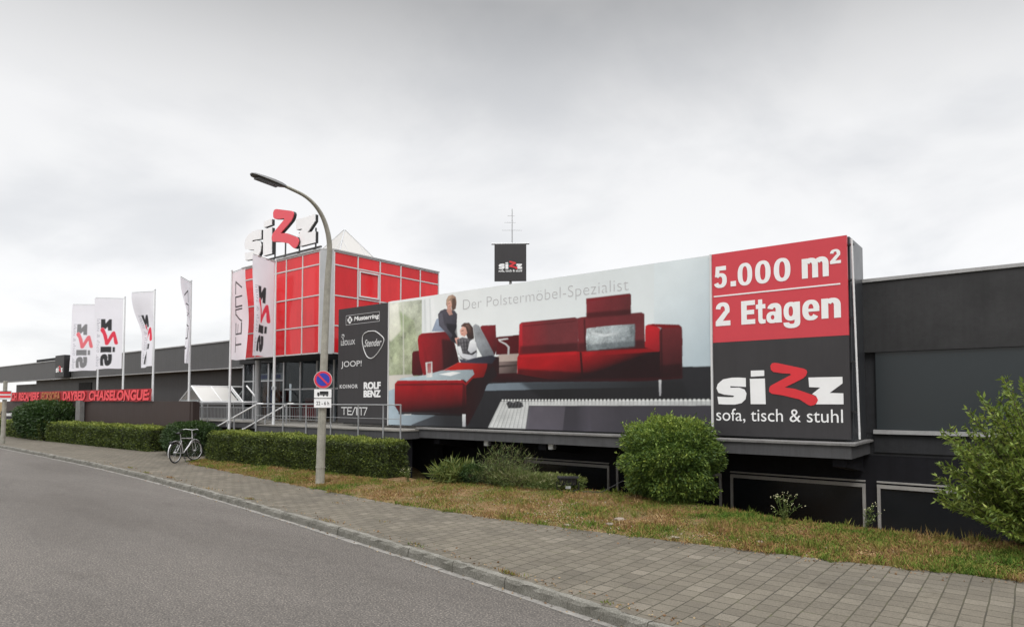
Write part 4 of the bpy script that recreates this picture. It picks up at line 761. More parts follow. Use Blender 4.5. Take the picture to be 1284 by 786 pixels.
# knitted rows of the rug: cords with rows of beads
for i in range(58):
    u0 = 4.42+i*.098; R.poly([(u0, .715), (u0+.02, .745), (u0+.055, .75), (u0+.078, .72), (u0+.05, .70)], pc(214, 216, 214), 1)
    R.paint(R.soft(R.cover([(u0+.078, .62), (u0+.098, .62), (u0+.105, .73), (u0+.085, .73)]), 1)*.45, pc(110, 110, 112))
for i in range(10):
    a, b = 3.97+i*.136, 4.39+i*.102
    R.paint(R.soft(R.cover([(a, .01), (a+.03, .01), (b+.022, .69), (b, .69)]), 1)*.55, pc(104, 106, 108))
    for k in range(15):
        q = (k+.5)/15; u0 = a+.07+(b+.055-a-.07)*q; v0 = .02+.66*q; R.paint(R.soft(R.cover([(u0-.035, v0-.012), (u0+.035, v0-.002), (u0+.035, v0+.008), (u0-.035, v0)]), 1)*.4, pc(110, 112, 114))
R.sheet('printed_picture', M['print'], lambda u, v: (u-15.2, 0*u+12.996, v+1.40), sb, sb.location)
P(MB().box(-15.19, -5.175, 13.0, 13.07, 1.40, 5.12), 'panel', 'sign_dark', sb); P(MB().box(-15.1, -5.25, 13.12, 13.45, 1.37, 5.05), 'support_frame', 'box_metal', sb); P(MB().box(-5.172, -5.135, 12.96, 13.1, 1.37, 5.13), 'edge_strip', 'vinyl_soft', sb)
text_words(sb, 'slogan_word', 'slogan_grey', 'Der Polstermöbel-Spezialist', -12.15, -7.06, 4.515, 4.875, 12.992, -.019, 1.03)

pb = thing('price_billboard', 'red and anthracite billboard box reading 5.000 m² over a white and red logo', 'billboard', (-3.85, 13.4, 1.36))
P(MB().box(-5.132, -2.60, 13.0, 13.06, 1.41, 3.296), 'lower_panel', 'sign_dark', pb); P(MB().box(-5.132, -2.60, 13.0, 13.06, 3.30, 5.13), 'upper_panel', 'sign_red', pb)
P(MB().bbox(-5.13, -2.58, 13.16, YB+.02, 1.375, 5.14, .012), 'box_body', 'box_metal', pb)
P(MB().tube([(-2.53, 13.07, 5.06), (-2.47, 13.05, 1.42)], .018, 8), 'edge_rod', 'white_metal', pb)
for z in (1.9, 2.8, 3.6, 4.3, 4.95): P(MB().box(-2.64, -2.50, 13.07, 13.14, z, z+.03), 'rod_clip', 'black', pb)
y1 = 12.995
# heavy grotesque lettering cut from film: each sign is built of boxes, bands and outlines in a unit square
def band(cx, cy, ro, so, ri, si, a0, a1): return ('band', cx, cy, ro, so, ri, si, a0, a1)
GLYPH = {
 '0': [band(.5, .5, .5, .5, .175, .35, 0, 360)],
 '5': [('box', .12, .94, .80, 1), ('poly', [(.12, 1), (.44, 1), (.38, .60), (.05, .50)]), band(.46, .335, .53, .345, .17, .18, -158, 142)],
 '2': [band(.48, .68, .47, .33, .15, .165, -22, 172), ('poly', [(0, .19), (.46, .19), (.95, .60), (.58, .63)]), ('box', 0, 1, 0, .212)],
 'E': [('box', 0, .40, 0, 1), ('box', .39, 1, .80, 1), ('box', .39, .93, .41, .60), ('box', .39, 1, 0, .20)],
 't': [('box', .24, .68, .22, 1), ('box', 0, 1, .62, .80), ('poly', [(.24, .25), (.25, .14), (.34, .04), (.52, 0), (.80, 0), (1, .02), (1, .17), (.80, .17), (.70, .20), (.68, .28)])],
 'a': [band(.40, .29, .40, .30, .11, .115, 0, 360), ('box', .60, .97, 0, .68), band(.52, .66, .45, .35, .085, .12, 0, 168), ('poly', [(.60, 0), (1, 0), (.97, .12), (.62, .2)])],
 'e': [band(.5, .5, .5, .51, .155, .30, 6, 322), ('box', .15, .985, .42, .57)],
 'n': [('box', 0, .36, 0, 1), ('box', .65, 1, 0, .62), band(.575, .61, .425, .40, .077, .16, 0, 150)],
 'm': [('box', 0, .225, 0, 1), ('box', .39, .61, 0, .63), ('box', .78, 1, 0, .63), band(.34, .62, .27, .39, .052, .15, 0, 150), band(.73, .62, .27, .39, .052, .15, 0, 150)],
 'g': [band(.44, .64, .44, .355, .135, .19, 0, 360), ('box', .66, 1, .20, .985), band(.49, .225, .51, .225, .16, .065, -180, 0)],
}
def glyph(mb, ch, x0, x1, z0, z1):
    q = 0
    for g in GLYPH[ch]:
        y = y1-.0006*q; q += 1; X = lambda u: x0+(x1-x0)*u; Z = lambda v: z0+(z1-z0)*v
        if g[0] == 'box': mb.add([(X(g[1]), y, Z(g[3])), (X(g[2]), y, Z(g[3])), (X(g[2]), y, Z(g[4])), (X(g[1]), y, Z(g[4]))], [(0, 1, 2, 3)])
        elif g[0] == 'poly': mb.add([(X(u), y, Z(v)) for u, v in g[1]], [tuple(range(len(g[1])))])
        else:
            _, cx, cy, ro, so, ri, si, a0, a1 = g; A = np.radians(np.linspace(a0, a1, 37)); e = .84; sg = lambda c: np.sign(c)*abs(c)**e; V = []
            for a in A: V += [(X(cx+ro*sg(cos(a))), y, Z(cy+so*sg(sin(a)))), (X(cx+ri*sg(cos(a))), y, Z(cy+si*sg(sin(a))))]
            mb.add(V, [(2*i, 2*i+2, 2*i+3, 2*i+1) for i in range(36)])
def word(name, items):
    m = MB()
    for it in items: glyph(m, *it)
    return P(m, name, 'vinyl_white', pb)
nm_ = MB()
for it in (('5', -5.08, -4.82, 4.42, 4.86), ('0', -4.60, -4.31, 4.41, 4.865), ('0', -4.255, -3.955, 4.41, 4.865), ('0', -3.895, -3.585, 4.41, 4.865)): glyph(nm_, *it)
nm_.box(-4.745, -4.635, y1-.003, y1+.002, 4.42, 4.525); P(nm_, 'number_lettering', 'vinyl_white', pb)
word('unit_lettering', [('m', -3.38, -2.91, 4.415, 4.79)]); word('unit_lettering', [('2', -2.885, -2.70, 4.63, 4.895)])
P(MB().box(-5.10, -2.72, y1-.002, y1+.003, 4.236, 4.262), 'divider_line', 'vinyl_white', pb); word('number_lettering', [('2', -5.065, -4.76, 3.635, 4.11)])
word('word_lettering', [('E', -4.54, -4.265, 3.63, 4.10), ('t', -4.25, -4.065, 3.62, 4.10), ('a', -4.05, -3.755, 3.62, 4.0), ('g', -3.725, -3.425, 3.495, 4.0), ('e', -3.385, -3.08, 3.62, 4.0), ('n', -3.05, -2.72, 3.63, 4.0)])
logo(pb, -5.07, 2.045, 2.36, y1)
text_words(pb, 'tagline_word', 'vinyl_white', 'sofa, tisch & stuhl', -5.08, -2.725, 1.67, 1.955, y1, .0)

# ------------------------------------------------------------------ roof letters, roof sign, antenna, fascia sign, banner
rl = thing('rooftop_letters', 'free standing white and red store letters along the front roof edge of the red tower', 'sign', (-21.5, 13.15, 7.28))
lp = logo_polys(-23.85, 7.56, 4.66)
for k in ('s', 'stem', 'dot', 'red', 'z'):
    yo = 13.06 if k != 'red' else 12.98
    L = P(MB().prism(lp[k], (0, yo, 0), (1, 0, 0), (0, 0, 1), .03), 'letter', 'letter_red' if k == 'red' else 'letter_white', rl)
    cpt = np.mean(lp[k], 0); P(MB().prism([tuple(cpt+(np.array(q)-cpt)*1.0) for q in lp[k]], (0, yo+.032, 0), (1, 0, 0), (0, 0, 1), .11), 'letter_return', 'letter_side', L)
m = MB().box(-23.6, -19.2, 13.30, 13.36, 7.44, 7.50)
for x in (-23.3, -22.2, -21.5, -20.6, -19.6): m.box(x-.025, x+.025, 13.30, 13.36, 7.28, 7.438).box(x-.025, x+.025, 13.362, 13.40, 7.28, 8.2)
P(m, 'support_rail', 'lamp_head', rl)

rs = thing('roof_sign', 'dark hanging sign board with small store logo standing on the roof behind the sofa billboard', 'sign', (-14.52, 18, 4.49), rz=radians(36), local=True)
m = MB().box(-.57, .57, -.05, .05, 1.9, 3.22); P(m, 'panel', 'sign_dark', rs); P(MB().tube([(-.68, 0, 3.25), (.68, 0, 3.25)], .035, 8), 'top_rail', 'steel', rs); P(MB().tube([(0, .1, 0), (0, .1, 3.3)], .05, 8), 'mast', 'steel', rs)
logo(rs, -.42, 2.33, .84, -.056); text_words(rs, 'tagline_word', 'vinyl_white', 'sofa, tisch & stuhl', -.42, .42, 2.21, 2.31, -.056, .02)
an = thing('antenna', 'thin rod antenna with short cross arms rising above the dark roof sign', 'antenna', (-14.52, 18.1, 7.8))
m = MB().tube([(-14.52, 18.1, 7.8), (-14.52, 18.1, 9.02)], [.022, .014], 6); P(m, 'mast', 'steel', an)
m = MB()
for z, w, dx in ((8.25, .28, 0), (8.55, .16, -.1), (8.78, .1, -.05)): m.tube([(-14.52-w+dx, 18.1-w*.8, z), (-14.52+w+dx, 18.1+w*.8, z)], .009, 5)
P(m, 'cross_arm', 'steel', an)

fs = thing('fascia_sign', 'small black box sign with a tiny store logo mounted on the grey fascia far left', 'sign', (-52.8, 15.85, 3.75))
P(MB().bbox(-53.75, -51.95, 15.55, 15.94, 3.78, 5.30, .02), 'panel', 'black', fs); logo(fs, -53.55, 4.12, 1.35, 15.545)

bn = thing('banner', 'long red cloth banner with CHAISELONGUE lettering stretched along the top of the brown wall', 'banner', (-41, 11.95, 2.1))
R = Raster(16.6, .58, .06, (0, 0, 0))
m = MB(); nx = 84; V = []
for i in range(nx+1):
    for k in range(4):
        x = -49.2+20.1*i/nx; z = 2.10+.54*k/3+.014*sin(x*2.1)*(k == 0); V.append((x, 11.93+.016*sin(x*3.3+k)+.01*sin(x*7), z))
m.add(V, [(i*4+k, (i+1)*4+k, (i+1)*4+k+1, i*4+k+1) for i in range(nx) for k in range(3)], True); P(m, 'cloth', 'banner_red', bn)
yb = 11.895
for w_, xa, xb in (('CHAISELONGUE:', -36.1, -29.25), ('DAYBED', -39.8, -36.6), ('RECAMIERE', -47.3, -43.6), ('ICH', -48.9, -47.7)): P(text(MB(), w_, xa, xb, 2.14, 2.61, yb, .015, .12, 1, .055), 'banner_lettering', 'banner_text', bn)
m = text(MB(), 'ECKSOFA', -43.2, -40.2, 2.15, 2.60, yb, .015, .12, 1, .05); P(m, 'banner_lettering', 'banner_gold', bn)

# ------------------------------------------------------------------ flags
DARK = pc(64, 64, 66); CR = pc(222, 70, 88); CG = pc(150, 150, 160); CLOTH = (.86, .85, .90)
FW, FH = 1.2, 3.22
def flag_picture(kind):
    R = Raster(FW, FH, .015, CLOTH)
    hem = ((R.u < .03) | (R.v > FH-.04)).astype(float)*.12; R.paint(hem, (.5, .5, .52))
    if kind != 'team':
        DK, RD = (DARK, CR) if kind == 'store' else (pc(132, 132, 134), pc(228, 120, 128)); b0, s, a0 = .12, 2.16, .92
        for k in ('s', 'stem', 'dot', 'z', 'red'): R.poly([(a0-z*s, b0+x*s) for x, z in LOGO[k]], RD if k == 'red' else DK, 1)
        v, t = text_tris('sofa, tisch & stuhl', .0); R.tris(np.stack([a0+.20-v[:, 1]*.17, b0+v[:, 0]*2.16], 1), t, CG)
    else:
        for p in stroke_polys(TEAM, 0, 0, 2.55, .52, .055): R.poly([(.85-y, .30+x) for x, y in p], DARK, 0)
    return R
PIC = {k: flag_picture(k) for k in ('store', 'faded', 'team')}
def flag(px, top, ang, kind, label, twist=0., fold=0., amp=.05):
    """cloth whose heading turns with height (twist, degrees) and along its width (fold), with soft waves"""
    c, s = cos(radians(ang)), sin(radians(ang)); ph = random.uniform(0, 6)
    def fn(u, v):
        h = v/FH; k = u/FW; g = sm((1-h)*1.6); th = np.radians(ang+twist*g+fold*k*g)+amp*10*k*g*np.sin(k*5.5+h*3.1+ph)*.7+amp*9*g*np.sin(k*10-h*4.2+ph)*.5
        st = u[0, 1]-u[0, 0]; X = np.cumsum(np.cos(th), 1)*st; Y = np.cumsum(np.sin(th), 1)*st
        return (px+.06*c+X, 12.2+.06*s+Y, top-FH+v-.05*k*(1-h)+.012*np.sin(k*7+ph)*(1-h))
    o = PIC[kind].sheet('flag', M['cloth'], fn, None, (px, 12.2, 0)); o.location = (px, 12.2, 0)
    return tag(o, label, 'flag', 'flags in front of the store')
POLES = [(-35.94, .1), (-32.85, .1), (-29.67, .1), (-26.33, .1), (-23.13, .1), (-20.18, 1.3)]
PL = ['white flagpole partly hidden behind the leftmost two store flags', 'white flagpole second from the left rising behind the end of the red banner lettering', 'white flagpole at the right end of the red banner', 'white flagpole behind the brown wall left of the glass gable shelter', 'white flagpole in front of the glass gable shelter left of the red tower', 'white flagpole standing in front of the red glass tower front']
FL = ['leftmost white store flag with faded grey and red logo, half covered by the next flag', 'flat spread white store flag with bold dark and red logo, second from left', 'white store flag twisted in the wind with a crumpled logo, third from left', 'narrow white flag seen almost edge on with a thin 7 at its top', 'narrow white TEAM7 flag hanging at the left edge of the red tower', 'large white store flag hanging in front of the red glass tower']
AN = [(224, 'faded', 4, 0, .03), (230, 'store', -3, 0, .02), (203, 'store', -34, 26, .08), (318, 'team', 4, 16, .05), (352, 'team', 0, 10, .03), (295, 'store', -6, 14, .045)]
for (px, z0), pl, fl, (ang, kind, tw, fo, amp) in zip(POLES, PL, FL, AN):
    ptop = 6.93
    p = thing('flagpole', pl, 'flagpole', (px, 12.2, z0), 'flagpoles in front of the store'); c, s = cos(radians(ang)), sin(radians(ang))
    P(MB().tube([(px, 12.2, z0), (px, 12.2, 3.5), (px, 12.2, ptop)], [.048, .044, .030], 10), 'pole', 'pole', p)
    P(MB().tube([(px, 12.2, ptop-.06), (px+c*1.24, 12.2+s*1.24, ptop-.06)], .014, 6), 'boom', 'steel', p); P(MB().tube([(px, 12.2, ptop), (px, 12.2, ptop+.05)], [.045, .02], 8), 'finial', 'steel', p)
    P(MB().box(px-.04, px+.04, 12.14, 12.26, z0+1.2, z0+1.3), 'cleat', 'steel', p)
    flag(px, ptop-.09, ang, kind, fl, tw, fo, amp)

# ------------------------------------------------------------------ railings, shelter
RR = .017
def railing(name, label, x0, x1, y, zf, h, posts, bars=False, mids=1, group='railings of the entrance terrace'):
    t = thing(name, label, 'railing', ((x0+x1)/2, y, zf), group)
    P(MB().tube([(x0, y, zf+h), (x1, y, zf+h)], RR, 8), 'top_rail', 'rail_steel', t)
    for x in posts: P(MB().box(x-.015, x+.015, y-.015, y+.015, zf-.22, zf+h-.014), 'post', 'rail_steel', t)
    if bars:
        b = MB().box(x0, x1, y-.012, y+.012, zf+.09, zf+.12).box(x0, x1, y-.012, y+.012, zf+h-.16, zf+h-.13); k = int((x1-x0)/.115)
        for i in range(1, k): x = x0+(x1-x0)*i/k; b.box(x-.008, x+.008, y-.008, y+.008, zf+.121, zf+h-.161)
        P(b, 'infill_bars', 'rail_steel', t)
    else:
        b = MB().tube([(x0, y, zf+h*.45), (x1, y, zf+h*.45)], .010, 6); P(b, 'middle_rail', 'rail_steel', t)
    return t
railing('terrace_railing', 'steel post railing along the front edge of the terrace before the brand panel', -20.85, -13.46, 11.95, 1.3, .70, (-20.83, -19.2, -17.9, -16.62, -15.3, -14.2, -13.48))
railing('terrace_railing', 'grey railing with vertical bars under the glass gable shelter', -28.4, -23.2, 13.25, 1.3, .70, (-28.38, -26.9, -25.3, -23.22), True)
railing('terrace_railing', 'grey barred railing seen behind the stair handrails in front of the shop glass', -24.9, -20.2, 14.3, 1.3, .72, (-24.88, -22.5, -20.22), True)
for (y, lab, xa, xb) in ((12.35, 'sloping steel stair handrail nearer the hedge, left one of two', -21.46, -24.65), (13.25, 'sloping steel stair handrail nearer the shop, right one of two', -20.98, -23.97)):
    t = thing('stair_handrail', lab, 'handrail', (xb, y, .12), 'stair handrails')
    P(MB().tube([(xa+.35, y, 2.02), (xa, y, 2.01), (xb, y, 1.03), (xb-.12, y, 1.02)], .028, 8), 'rail', 'handrail_white', t)
    for q in (.03, .5, .97): x = xa+(xb-xa)*q; P(MB().box(x-.018, x+.018, y-.018, y+.018, .1, 2.01+(1.03-2.01)*q-.02), 'post', 'steel', t)

gs = thing('glass_shelter', 'low gabled glass roof shelter with white rafters on the terrace left of the tower', 'shelter', (-28.7, 14.6, 1.3))
xa, xm, xb, ze, zr_, ya, yb_ = -29.8, -28.7, -27.7, 2.10, 2.76, 13.4, 15.95
fr = MB(); 
for i in range(4):
    y = ya+(yb_-ya)*i/3
    fr.tube([(xa, y, ze), (xm, y, zr_), (xb, y, ze)], .035, 6, smooth=False)
fr.tube([(xm, ya, zr_), (xm, yb_, zr_)], .04, 6).tube([(xa, ya, ze), (xa, yb_, ze)], .04, 6).tube([(xb, ya, ze), (xb, yb_, ze)], .04, 6).tube([(xa-.3, ya, ze-.03), (xb+4.4, ya, ze-.03)], .03, 6)
P(fr, 'rafter_frame', 'white_metal', gs)
g1 = MB().add([(xm+.02, ya, zr_-.0), (xb, ya, ze+.03), (xb, ya+(yb_-ya)*.62, ze+.03), (xm+.02, ya+(yb_-ya)*.62, zr_)], [(0, 1, 2, 3)]); P(g1, 'milky_roof_pane', 'milky', gs)
g2 = MB().add([(xm+.02, ya+(yb_-ya)*.64, zr_), (xb, ya+(yb_-ya)*.64, ze+.03), (xb, yb_, ze+.03), (xm+.02, yb_, zr_)], [(0, 1, 2, 3)]).add([(xa, ya, ze+.03), (xm-.02, ya, zr_), (xm-.02, yb_, zr_), (xa, yb_, ze+.03)], [(0, 1, 2, 3)]); P(g2, 'clear_roof_pane', 'glazing', gs)
P(MB().add([(xa, ya, ze), (xb, ya, ze), (xm, ya, zr_)], [(0, 1, 2)]), 'gable_pane', 'glazing', gs)
for (x, y) in ((xa, ya), (xb, ya), (xa, yb_), (xb, yb_)): P(MB().box(x-.03, x+.03, y-.03, y+.03, 1.3, ze-.035), 'post', 'steel', gs)

# second open rafter frames beside the shelter
for k, x in enumerate((-26.3, -25.0)):
    t = thing('rafter_frame', ('white sloping rafter bar beside the glass shelter, nearer to it', 'white sloping rafter bar beside the glass shelter, nearer to the entrance doors')[k], 'rafter', (x, 14.2, 1.3), 'open rafters by the shelter')
    P(MB().tube([(x-.55, 14.2, 2.74), (x+.5, 14.2, 2.06)], .035, 6), 'rafter', 'white_metal', t); P(MB().box(x+.47, x+.53, 14.17, 14.23, 1.3, 2.03), 'post', 'steel', t)

# shop display seen through the storefront
dp = thing('display_poster', 'orange and blue poster standing inside the shop window under the red tower', 'poster', (-26.0, 15.4, 1.31))
P(MB().box(-26.35, -25.05, 15.4, 15.44, 1.32, 2.95), 'panel', 'poster_orange', dp); P(MB().prism([(-26.0, 1.6), (-25.5, 1.6), (-25.45, 2.3), (-25.6, 2.75), (-25.85, 2.75), (-26.02, 2.3)], (0, 15.39, 0), (1, 0, 0), (0, 0, 1), .005), 'figure_shape', 'sign_blue', dp)
dw = thing('window_board', 'white board with blue marks along the top of the shop window', 'sign', (-25.6, 15.3, 3.0))
P(MB().box(-26.65, -24.5, 15.3, 15.34, 3.02, 3.3), 'panel', 'vinyl_white', dw); P(MB().box(-26.4, -25.6, 15.292, 15.298, 3.08, 3.24), 'blue_mark', 'sign_blue', dw); P(MB().box(-25.4, -24.8, 15.292, 15.298, 3.08, 3.24), 'blue_mark', 'sign_blue', dw)
ac = thing('red_armchair', 'red armchair behind the shop glass right of the orange poster', 'armchair', (-24.7, 16.2, 1.31))
P(MB().bbox(-25.0, -24.3, 15.95, 16.6, 1.45, 1.78, .04), 'seat', 'vinyl_red', ac); P(MB().bbox(-25.0, -24.3, 16.6, 16.8, 1.45, 2.25, .04), 'backrest', 'vinyl_red', ac)
for x in (-25.12, -24.3): P(MB().bbox(x, x+.12, 15.95, 16.7, 1.4, 1.98, .03), 'armrest', 'vinyl_red', ac)
P(MB().box(-24.95, -24.9, 16, 16.05, 1.31, 1.44).box(-24.4, -24.35, 16, 16.05, 1.31, 1.44).box(-24.95, -24.9, 16.6, 16.65, 1.31, 1.44).box(-24.4, -24.35, 16.6, 16.65, 1.31, 1.44), 'chair_feet', 'black', ac)

# ------------------------------------------------------------------ street lamp and traffic signs
LX, LY = -13.5, 9.42
sl = thing('street_lamp', 'tall grey street lamp with curved arm standing in the verge by the pavement', 'street lamp', (LX, LY, .1))
ctl = [(LX, LY, .1), (-13.40, LY, 3.0), (-13.29, LY, 5.0), (-13.2, 9.40, 5.8), (-13.17, 9.27, 6.3), (-13.17, 9.04, 6.66), (-13.17, 8.69, 6.88), (-13.17, 8.15, 6.985)]
c3 = []
Pn = [np.array(p) for p in ctl]; Pn = [2*Pn[0]-Pn[1]]+Pn+[2*Pn[-1]-Pn[-2]]
for i in range(1, len(Pn)-2):
    for k in range(6):
        t = k/6; a, b, c, d = Pn[i-1:i+3]; c3.append(.5*((2*b)+(c-a)*t+(2*a-5*b+4*c-d)*t*t+(3*b-a-3*c+d)*t**3))
c3.append(Pn[-2]); zz = [p[2] for p in c3]; rr = [float(np.interp(z, (.1, 3, 5.2, 6.2, 6.7, 6.98), (.108, .090, .074, .058, .048, .036))) for z in zz]
P(MB().tube(c3, rr, 16), 'pole', 'lamp_pole', sl); P(MB().tube([(LX+.012, LY, .5), (LX+.016, LY, .53)], .115, 14), 'collar', 'lamp_pole', sl)
hd = MB(); sec = [(8.17, .05, .045, 6.985), (8.05, .10, .075, 6.99), (7.85, .145, .085, 7.0), (7.6, .15, .07, 7.02), (7.4, .12, .045, 7.04), (7.34, .06, .02, 7.05)]; V = []
for (y, w, h, z) in sec: V += [(-13.17-w, y, z-h*.35), (-13.17-w*.7, y, z+h*.5), (-13.17, y, z+h*.75), (-13.17+w*.7, y, z+h*.5), (-13.17+w, y, z-h*.35), (-13.17+w*.6, y, z-h*.6), (-13.17-w*.6, y, z-h*.6)]
k = 7; hd.add(V, [(i*k+j, i*k+(j+1) % k, (i+1)*k+(j+1) % k, (i+1)*k+j) for i in range(len(sec)-1) for j in range(k)]+[tuple(range(k-1, -1, -1)), tuple(range((len(sec)-1)*k, len(sec)*k))], False)
head = P(hd, 'lamp_head', 'lamp_head', sl); P(MB().add([(-13.08, 7.98, 6.94), (-13.26, 7.98, 6.94), (-13.26, 7.45, 6.985), (-13.08, 7.45, 6.985), (-13.08, 7.98, 6.92), (-13.26, 7.98, 6.92), (-13.26, 7.45, 6.965), (-13.08, 7.45, 6.965)], [(0, 1, 2, 3), (7, 6, 5, 4), (0, 4, 5, 1), (1, 5, 6, 2), (2, 6, 7, 3), (3, 7, 4, 0)]), 'lens', 'lens', head)
fac = radians(48)                                     # the signs face the oncoming street side
nx_ = np.array((sin(fac), -cos(fac), 0)); ax = np.array((cos(fac), sin(fac), 0)); az = np.array((0, 0, 1.))
sc = np.array((-13.40, LY, 0))+nx_*.13
ns = thing('no_parking_sign', 'round blue and red no parking sign on the street lamp pole', 'traffic sign', (float(sc[0]), float(sc[1]), 2.6))
c0 = sc+az*2.62
P(MB().disc(c0, nx_, .215, -.012), 'back_plate', 'vinyl_soft', ns); P(MB().disc(c0+nx_*.003, nx_, .205, -.002), 'red_ring', 'sign_rim', ns); P(MB().disc(c0+nx_*.007, nx_, .155, -.002), 'blue_field', 'sign_blue', ns)
d1 = (ax-az)/math.sqrt(2); d2 = (ax+az)/math.sqrt(2); P(MB().obox(c0+nx_*.011, d1*.165, d2*.022, nx_*.0015), 'diagonal_bar', 'sign_rim', ns)
P(MB().tube([c0-nx_*.02-az*.05, c0-nx_*.10-az*.05], .02, 6).ring(np.array((-13.41, LY, 2.57)), (0, 0, 1), .105, .012), 'pole_clamp', 'steel', ns)
tp = thing('truck_plate', 'small white plate with a black truck symbol under the round sign', 'traffic sign', (float(sc[0]), float(sc[1]), 2.2)); c1 = sc+az*2.285
P(MB().obox(c1, ax*.20, az*.105, nx_*.006), 'plate', 'vinyl_white', tp)
q = c1+nx_*.0085; s = MB().obox(q+ax*.03+az*.02, ax*.10, az*.035, nx_*.001).obox(q-ax*.105+az*.005, ax*.025, az*.022, nx_*.001).obox(q-az*.028, ax*.13, az*.008, nx_*.001)
for d in (-.10, .02, .10): s.disc(q+ax*d-az*.045+nx_*.001, nx_, .020, -.002, 12)
P(s, 'truck_symbol', 'black', tp)
tm = thing('time_plate', 'small white plate with the hours 22-6h below the truck plate on the lamp pole', 'traffic sign', (float(sc[0]), float(sc[1]), 2.0)); c2 = sc+az*2.055
P(MB().obox(c2, ax*.20, az*.105, nx_*.006), 'plate', 'vinyl_white', tm)
P(text_on(MB(), '22 - 6 h', c2+nx_*.0075-ax*.15-az*.045, ax, az, .30, .09, .02), 'hours_lettering', 'sign_dark', tm)

# ------------------------------------------------------------------ left end: post with striped board, parking board
po = thing('sign_post', 'grey post at the far left pavement edge carrying a red and white striped board', 'sign post', (-37.7, 8.95, .12))
P(MB().tube([(-37.85, 8.95, .12), (-37.72, 8.95, 3.05)], [.10, .085], 12), 'post', 'lamp_pole', po)
fd = np.array((-.55, .83, 0)); rd = np.array((.83, .55, 0)); c = np.array((-37.72, 8.95, 2.38))-fd*.12-rd*.42
P(MB().obox(c, rd*.85, az*.20, fd*.015), 'board', 'vinyl_soft', po)
for z in (.115, -.06): P(MB().obox(c-fd*.018+az*z, rd*.84, az*.05, fd*.0015), 'red_stripe', 'vinyl_red', po)
P(MB().obox(c-fd*.018+az*.185, rd*.84, az*.013, fd*.0015), 'dark_edge', 'black', po)
kb_ = thing('parking_board', 'low dark board with white lines and a blue P square behind the far left hedge', 'sign', (-46.5, 11.6, .1))
c = np.array((-46.9, 11.6, 1.15)); P(MB().obox(c, rd*.85, az*.36, fd*.02), 'board', 'sign_dark', kb_)
P(MB().obox(c-fd*.023+rd*.58+az*.16, rd*.2, az*.17, fd*.002), 'blue_square', 'sign_blue', kb_); P(text_on(MB(), 'P', c-fd*.027+rd*.50+az*.05, rd, az, .17, .22, .04), 'letter', 'vinyl_white', kb_)
w = MB().obox(c-fd*.023-rd*.3+az*.17, rd*.45, az*.08, fd*.002)
for i in range(5): w.obox(c-fd*.023+rd*(-.62+i*.29)-az*.14, rd*.11, az*.035, fd*.002)
w.obox(c-fd*.023-az*.3, rd*.75, az*.04, fd*.002); P(w, 'white_lines', 'vinyl_soft', kb_)
for d in (-.7, .7): P(MB().tube([c+rd*d-az*1.05, c+rd*d-az*.3], .03, 8), 'leg', 'steel', kb_)

